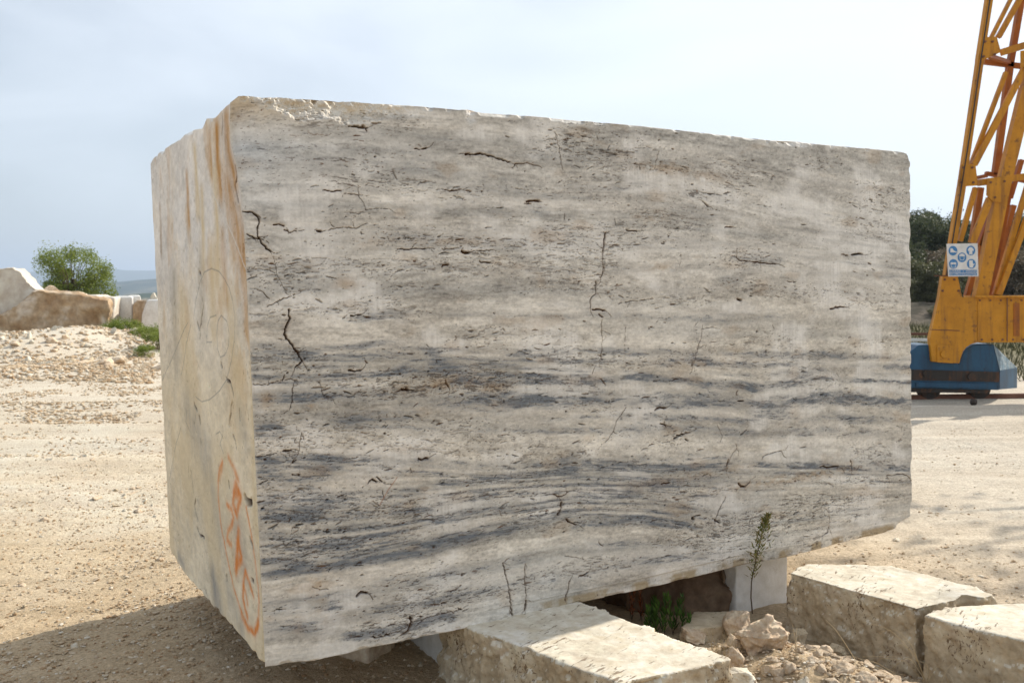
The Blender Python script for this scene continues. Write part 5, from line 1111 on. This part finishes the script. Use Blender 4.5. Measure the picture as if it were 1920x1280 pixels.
P = Py(136, 560, 46.0); place_tree('broadleaf_tree', T0, (P[0], 46.0, -0.75), 0.98, 0.6, 'bright green bushy tree behind the boulders at left')
T1 = tree_meshes(2, 5.0, 2.3, 16000, 0.085, MAT_LEAF_D, 0.1, 60); T2 = tree_meshes(3, 3.6, 2.2, 13000, 0.08, MAT_LEAF_B, 0.05, 50); T3 = tree_meshes(4, 6.0, 1.9, 16000, 0.085, MAT_LEAF_D, 0.1, 60); T4 = tree_meshes(5, 3.2, 2.2, 13000, 0.075, MAT_LEAF_O, 0.05, 50)
rt = random.Random(5)
for row in range(8):
    y0 = 45 + row * 7.5
    for k in range(9):
        y = y0 + rt.uniform(-2.5, 2.5); x = y * (0.375 + 0.225 * (k + rt.random() * .9) / 9)
        m = (T4, T2, T1, T2, T4, T1, T1, T3)[row] if rt.random() < .6 else rt.choice([T1, T2, T3, T4]); dark = m in (T1, T3)
        place_tree('hill_tree', m, (x, y, float(gz(x, y)) - 0.4), rt.uniform(.62, 1.0) * (0.8 if row == 0 else 1), rt.uniform(0, 6), 'dark evergreen tree in the wood on the hillside behind the crane' if dark else 'brownish olive bush on the hillside behind the crane', 'tree', 'dark trees on the hillside' if dark else 'brownish bushes on the hillside')
for k in range(9):
    x = 14.6 + k * 1.05 + rt.uniform(-.4, .4)
    place_tree('low_bush', T4 if k % 2 else T2, (x, rt.uniform(39.5, 42), 0.0), rt.uniform(.18, .32), k, 'low bush growing on the rocky bank below the wooded hillside', 'bush', 'low bushes on the bank')
# unseen tree added right of the frame for its dappled shade
TS = tree_meshes(9, 8.0, 2.4, 420, 0.10, MAT_LEAF_D, 0.35, 24)
place_tree('unseen_shade_tree', TS, (10.6, 10.3, 0), 0.9, 1.0, 'sparse dark tree added unseen beyond the right edge for its dappled shade')
# bushes at the left beside the block
T5 = tree_meshes(12, 1.3, 0.85, 9000, 0.028, MAT_LEAF, 0.03, 60)
bl_lab = ['tall green bush in front of the white slab', 'green bush in front of the brown streaked block', 'low green bush spreading down the right end of the mound', 'small green bush touching the left edge of the huge block', 'small green shrub at the right end of the brown boulder', 'low green bush at the foot of the rubble mound']
for k, (px, py, y, s) in enumerate([(232, 654, 27.5, 0.72), (262, 664, 27.0, 0.66), (283, 668, 25.5, 0.68), (300, 674, 23.5, 0.6), (208, 640, 28.0, 0.45), (272, 676, 22.5, 0.35)]):
    P = Py(px, py, y); z = min(P[2], float(gz(P[0], y)) + .1); place_tree('green_bush', T5, (P[0], y, P[2] - 0.1), s, k * 1.3, bl_lab[k], 'bush')
# upright weed in front of the white support
def leaf_blade(p, d, ln, wd, up):
    d = d / np.linalg.norm(d); s = np.cross(d, up); s /= np.linalg.norm(s) + 1e-9
    return [p, p + d * ln * .45 + s * wd, p + d * ln, p + d * ln * .45 - s * wd]
rgp = np.random.default_rng(31); yw = 4.26
stem = [Py(x, y, yw) for x, y in [(1411, 1150), (1408, 1120), (1409, 1090), (1415, 1060), (1421, 1032), (1427, 1005), (1434, 985), (1441, 966)]]
wd_ = empty('weed', stem[0], 'single upright weed with small green leaves growing against the huge block', 'plant')
np_obj('stem', *tube(stem, 0.0035, 0.001, 6), MAT_STEM, wd_)
V_, k = [], 0
st_a = np.array(stem)
for i in range(330):
    t = 0.30 + 0.70 * rgp.random() ** 0.75; f = t * (len(stem) - 1); a = int(min(f, len(stem) - 2)); p = st_a[a] * (1 - (f - a)) + st_a[a + 1] * (f - a)
    env = 0.030 * math.sin(min(1, (t - .25) * 1.35) * 3.1416) + 0.006
    d = np.array([rgp.normal(), rgp.normal() * .6, 0.9 + .4 * rgp.random()]); b_ = p + np.array([rgp.normal() * env * .45, rgp.normal() * env * .3, rgp.normal() * .006])
    V_ += leaf_blade(b_, d, 0.014 + 0.020 * rgp.random(), 0.0032, rgp.normal(size=3))
np_obj('leaves', np.array(V_), np.arange(len(V_)).reshape(-1, 4), MAT_WEED, wd_, smooth=False)
# leafy shoots in the shade under the block
def shoots(name, label, px, py, z, n, hgt, spread, mat, ln, seed, cat='plant'):
    rg = np.random.default_rng(seed); base = Pz(px, py, z); e = empty(name, base, label, cat); st = []; lv = []
    for k in range(n):
        b = base + np.array([rg.normal() * spread, rg.normal() * spread * .5, 0]); tp = b + np.array([rg.normal() * spread * .4, rg.normal() * spread * .3, hgt * (.6 + .5 * rg.random())])
        pts = [b, (b + tp) / 2 + rg.normal(size=3) * .006, tp]; st.append(tube(pts, .002, .001, 4))
        for q in range(26):
            t = (0.15 + 0.85 * q / 26); p = b + (tp - b) * t; a = q * 2.4; d = np.array([math.cos(a), math.sin(a), 1.3 + t])
            lv += leaf_blade(p, d, ln * (1.1 - .5 * t), ln * .11, np.array([0, 0, 1.0]) + rg.normal(size=3) * .3)
    np_obj('stem', *join(st), MAT_STEM, e); np_obj('leaves', np.array(lv), np.arange(len(lv)).reshape(-1, 4), mat, e, smooth=False)
shoots('green_plant', 'leafy green plant in the shade between the front stone and the white support', 1238, 1192, 0.0, 12, 0.19, 0.055, MAT_SHOOT, 0.05, 3)
shoots('dry_plant', 'rusty brown dry plant in the dark under the block, left of the green one', 1190, 1165, 0.02, 4, 0.17, 0.02, MAT_REDLEAF, 0.03, 4)
# dry grass
def grass(name, label, strands, y0, r=0.0011):
    parts = []
    for pts in strands:
        n = len(pts); P_ = [Py(x, y, y0 + 0.02 * k) for k, (x, y) in enumerate(pts)]; P_ = np.array(P_)
        t = np.linspace(0, n - 1, n * 4); Q_ = np.stack([np.interp(t, np.arange(n), P_[:, c]) for c in range(3)], 1)
        Q_[1:-1] = (Q_[:-2] + Q_[1:-1] * 2 + Q_[2:]) / 4; parts.append(tube(Q_, r, r * .45, 4))
    v, f = join(parts); b = parts[0][0][0]; o = np_obj(name, v, f, MAT_STRAW, None, loc=b); return tag(o, label, 'grass')
C7 = lambda *p: [(1400 + a / 3.556, 920 + b / 3.556) for a, b in p]
grass('dry_grass', 'single thick dry stalk leaning left across the long cream stone', [C7((745, 1160), (700, 1085), (640, 990), (590, 920), (530, 862))], 3.55, .0016)
grass('dry_grass', 'arching tuft of dry grass at the foot of the gap between the right stones', [C7((1200, 1270), (1210, 1160), (1150, 1130), (1020, 1105), (900, 1100), (770, 1105)), C7((1195, 1270), (1150, 1150), (1080, 1050), (990, 950), (900, 900), (760, 870)), C7((1190, 1260), (1120, 1140), (1060, 1110), (960, 1190)), C7((1190, 1260), (1120, 1080), (1040, 1020), (1000, 1035)),
   C7((1195, 1270), (1090, 1110), (1000, 1150), (960, 1240)), C7((1180, 1270), (1060, 1130), (900, 1110), (860, 1150)), C7((1205, 1270), (1225, 1190), (1180, 1140), (1100, 1120)), C7((1190, 1260), (1100, 1020), (1000, 920), (880, 940)), C7((1200, 1280), (1260, 1180), (1290, 1160))], 3.52)
grass('dry_grass', 'thin dry twigs against the front of the rightmost stone', [C7((1300, 1280), (1330, 1190), (1400, 1120), (1440, 1040)), C7((1480, 1220), (1540, 1120), (1590, 1030)), C7((1350, 1280), (1300, 1180), (1250, 1160)), C7((1380, 1280), (1360, 1230), (1290, 1170))], 3.45, .0009)
grass('dry_grass', 'pair of short upright dry stalks right of the largest rock', [C7((330, 1060), (320, 960), (302, 880)), C7((325, 1060), (332, 980), (332, 912))], 3.6, .0013)
st3 = []
for k in range(34):
    x = random.gauss(1355, 16); st3.append([(x, 1236 + random.uniform(-8, 6)), (x + random.uniform(-8, 8), 1215), (x + random.uniform(-22, 24), random.uniform(1175, 1205))])
grass('dry_grass', 'straw coloured tuft between the front stone and the largest rock', st3, 3.62, .0007)
st4 = []
for k in range(40):
    x = random.gauss(1425, 34); yb = random.uniform(1232, 1275); st4.append([(x, yb), (x + random.uniform(-12, 12), yb - 12), (x + random.uniform(-26, 26), yb - random.uniform(8, 26))])
grass('dry_grass', 'matted pale straw scattered below the largest rock', st4, 3.45, .0006)
st5 = []
for k in range(14):
    x = random.uniform(1590, 1660); yb = random.uniform(1255, 1300); st5.append([(x + 30, yb), (x, yb - 18), (x - random.uniform(10, 60), yb - 24 - random.uniform(0, 12))])
grass('dry_grass', 'flattened dry stalks lying over the right side of the heap', st5, 3.42, .0008)

# field grass behind the crane
def field(n, rg): return np.stack([rg.uniform(8, 30, n), rg.uniform(15.5, 36, n)], 1)
rg = np.random.default_rng(77); xy = field(26000, rg); z = gz(xy[:, 0], xy[:, 1]); hgt = 0.10 + 0.28 * rg.random(len(xy)) * fbm2(xy[:, 0] * .6, xy[:, 1] * .6, 5, 3)
w = 0.012; a = rg.random(len(xy)) * 6.28; dx = np.cos(a) * w; dy = np.sin(a) * w; ln = rg.normal(size=(len(xy), 2)) * .06
v = np.stack([np.stack([xy[:, 0] - dx, xy[:, 1] - dy, z - .02], 1), np.stack([xy[:, 0] + dx, xy[:, 1] + dy, z - .02], 1), np.stack([xy[:, 0] + ln[:, 0], xy[:, 1] + ln[:, 1], z + hgt], 1)], 1).reshape(-1, 3)
g_ = np_obj('field_grass', v, None, MAT_SCRUB, tris=np.arange(len(v)).reshape(-1, 3), smooth=False); tag(g_, 'dry green grass of the field behind the crane', 'grass', kind='stuff')

# ------------------------------------------------------------------ far hills
def hill(name, y, zpts, depth, c1, c2, seed, zb):
    m, t, b = new_mat(name, 1.0, 0.0); g = t.nodes.new('ShaderNodeNewGeometry'); n = noise_n(t, g.outputs['Position'], 0.012 * 3000 / y, 6, 0.65, mscale=(1, 0.4, 2)); r = ramp(t, [(0.45, c1), (0.68, c2)]); t.links.new(n, r.inputs[0]); t.links.new(r.outputs[0], b.inputs['Base Color'])
    xs = np.linspace(-y * 1.1, y * 0.75, 260); rows = []
    for k, f in enumerate(np.linspace(0, 1, 26)):
        top = np.interp(xs / y * F + 960, *zip(*zpts)) + 0.011 * y * (fbm2(xs / y * 9, xs * 0, seed, 4) - 0.5)
        prof_ = math.sin(f * math.pi / 2) if f <= 1 else 1
        rows.append(np.stack([xs, np.full_like(xs, y - depth * (1 - f)), zb + (top - zb) * prof_ + 0.004 * y * (fbm2(xs / y * 25, xs * 0 + f * 6, seed + 5, 3) - .5)], 1))
    rows.append(rows[-1] + np.array([0, depth, -abs(zb) * 1.5]))
    v = np.concatenate(rows); o = np_obj(name, v, grid_faces(260, len(rows)), m); tag(o, kind='structure')
hill('far_hills', 7000, [(-400, 195), (0, 150), (200, 178), (300, 170), (600, 150), (1900, 150)], 1500, (0.05, 0.07, 0.04), (0.07, 0.09, 0.05), 3, -120)
hill('middle_hills', 3600, [(-400, 60), (0, 40), (200, 42), (300, 50), (600, 40), (1900, 30)], 1400, (0.02, 0.035, 0.015), (0.17, 0.16, 0.10), 4, -120)
hill('near_hills', 1500, [(-400, 6), (0, 8), (200, 3), (260, -2), (300, 2), (600, 10), (1900, 0)], 800, (0.04, 0.06, 0.03), (0.30, 0.25, 0.18), 6, -110)
# air: one closed box of thin haze
hm = bpy.data.materials.new('haze'); hm.use_nodes = True; t = hm.node_tree; t.nodes.clear(); o_ = t.nodes.new('ShaderNodeOutputMaterial'); pv = t.nodes.new('ShaderNodeVolumePrincipled')
pv.inputs['Color'].default_value = (0.66, 0.80, 1.0, 1); pv.inputs['Density'].default_value = 0.00021; pv.inputs['Anisotropy'].default_value = 0.2
t.links.new(pv.outputs[0], o_.inputs['Volume'])
bm = bmesh.new(); bmesh.ops.create_cube(bm, size=1.0); me = bpy.data.meshes.new('haze'); bm.to_mesh(me); bm.free(); me.materials.append(hm)
hb = bpy.data.objects.new('haze', me); hb.scale = (19000, 15200, 620); hb.location = (0, 7300, 60); link(hb); tag(hb, 'thin summer haze filling the air over the quarry and the valley', 'haze', kind='stuff')
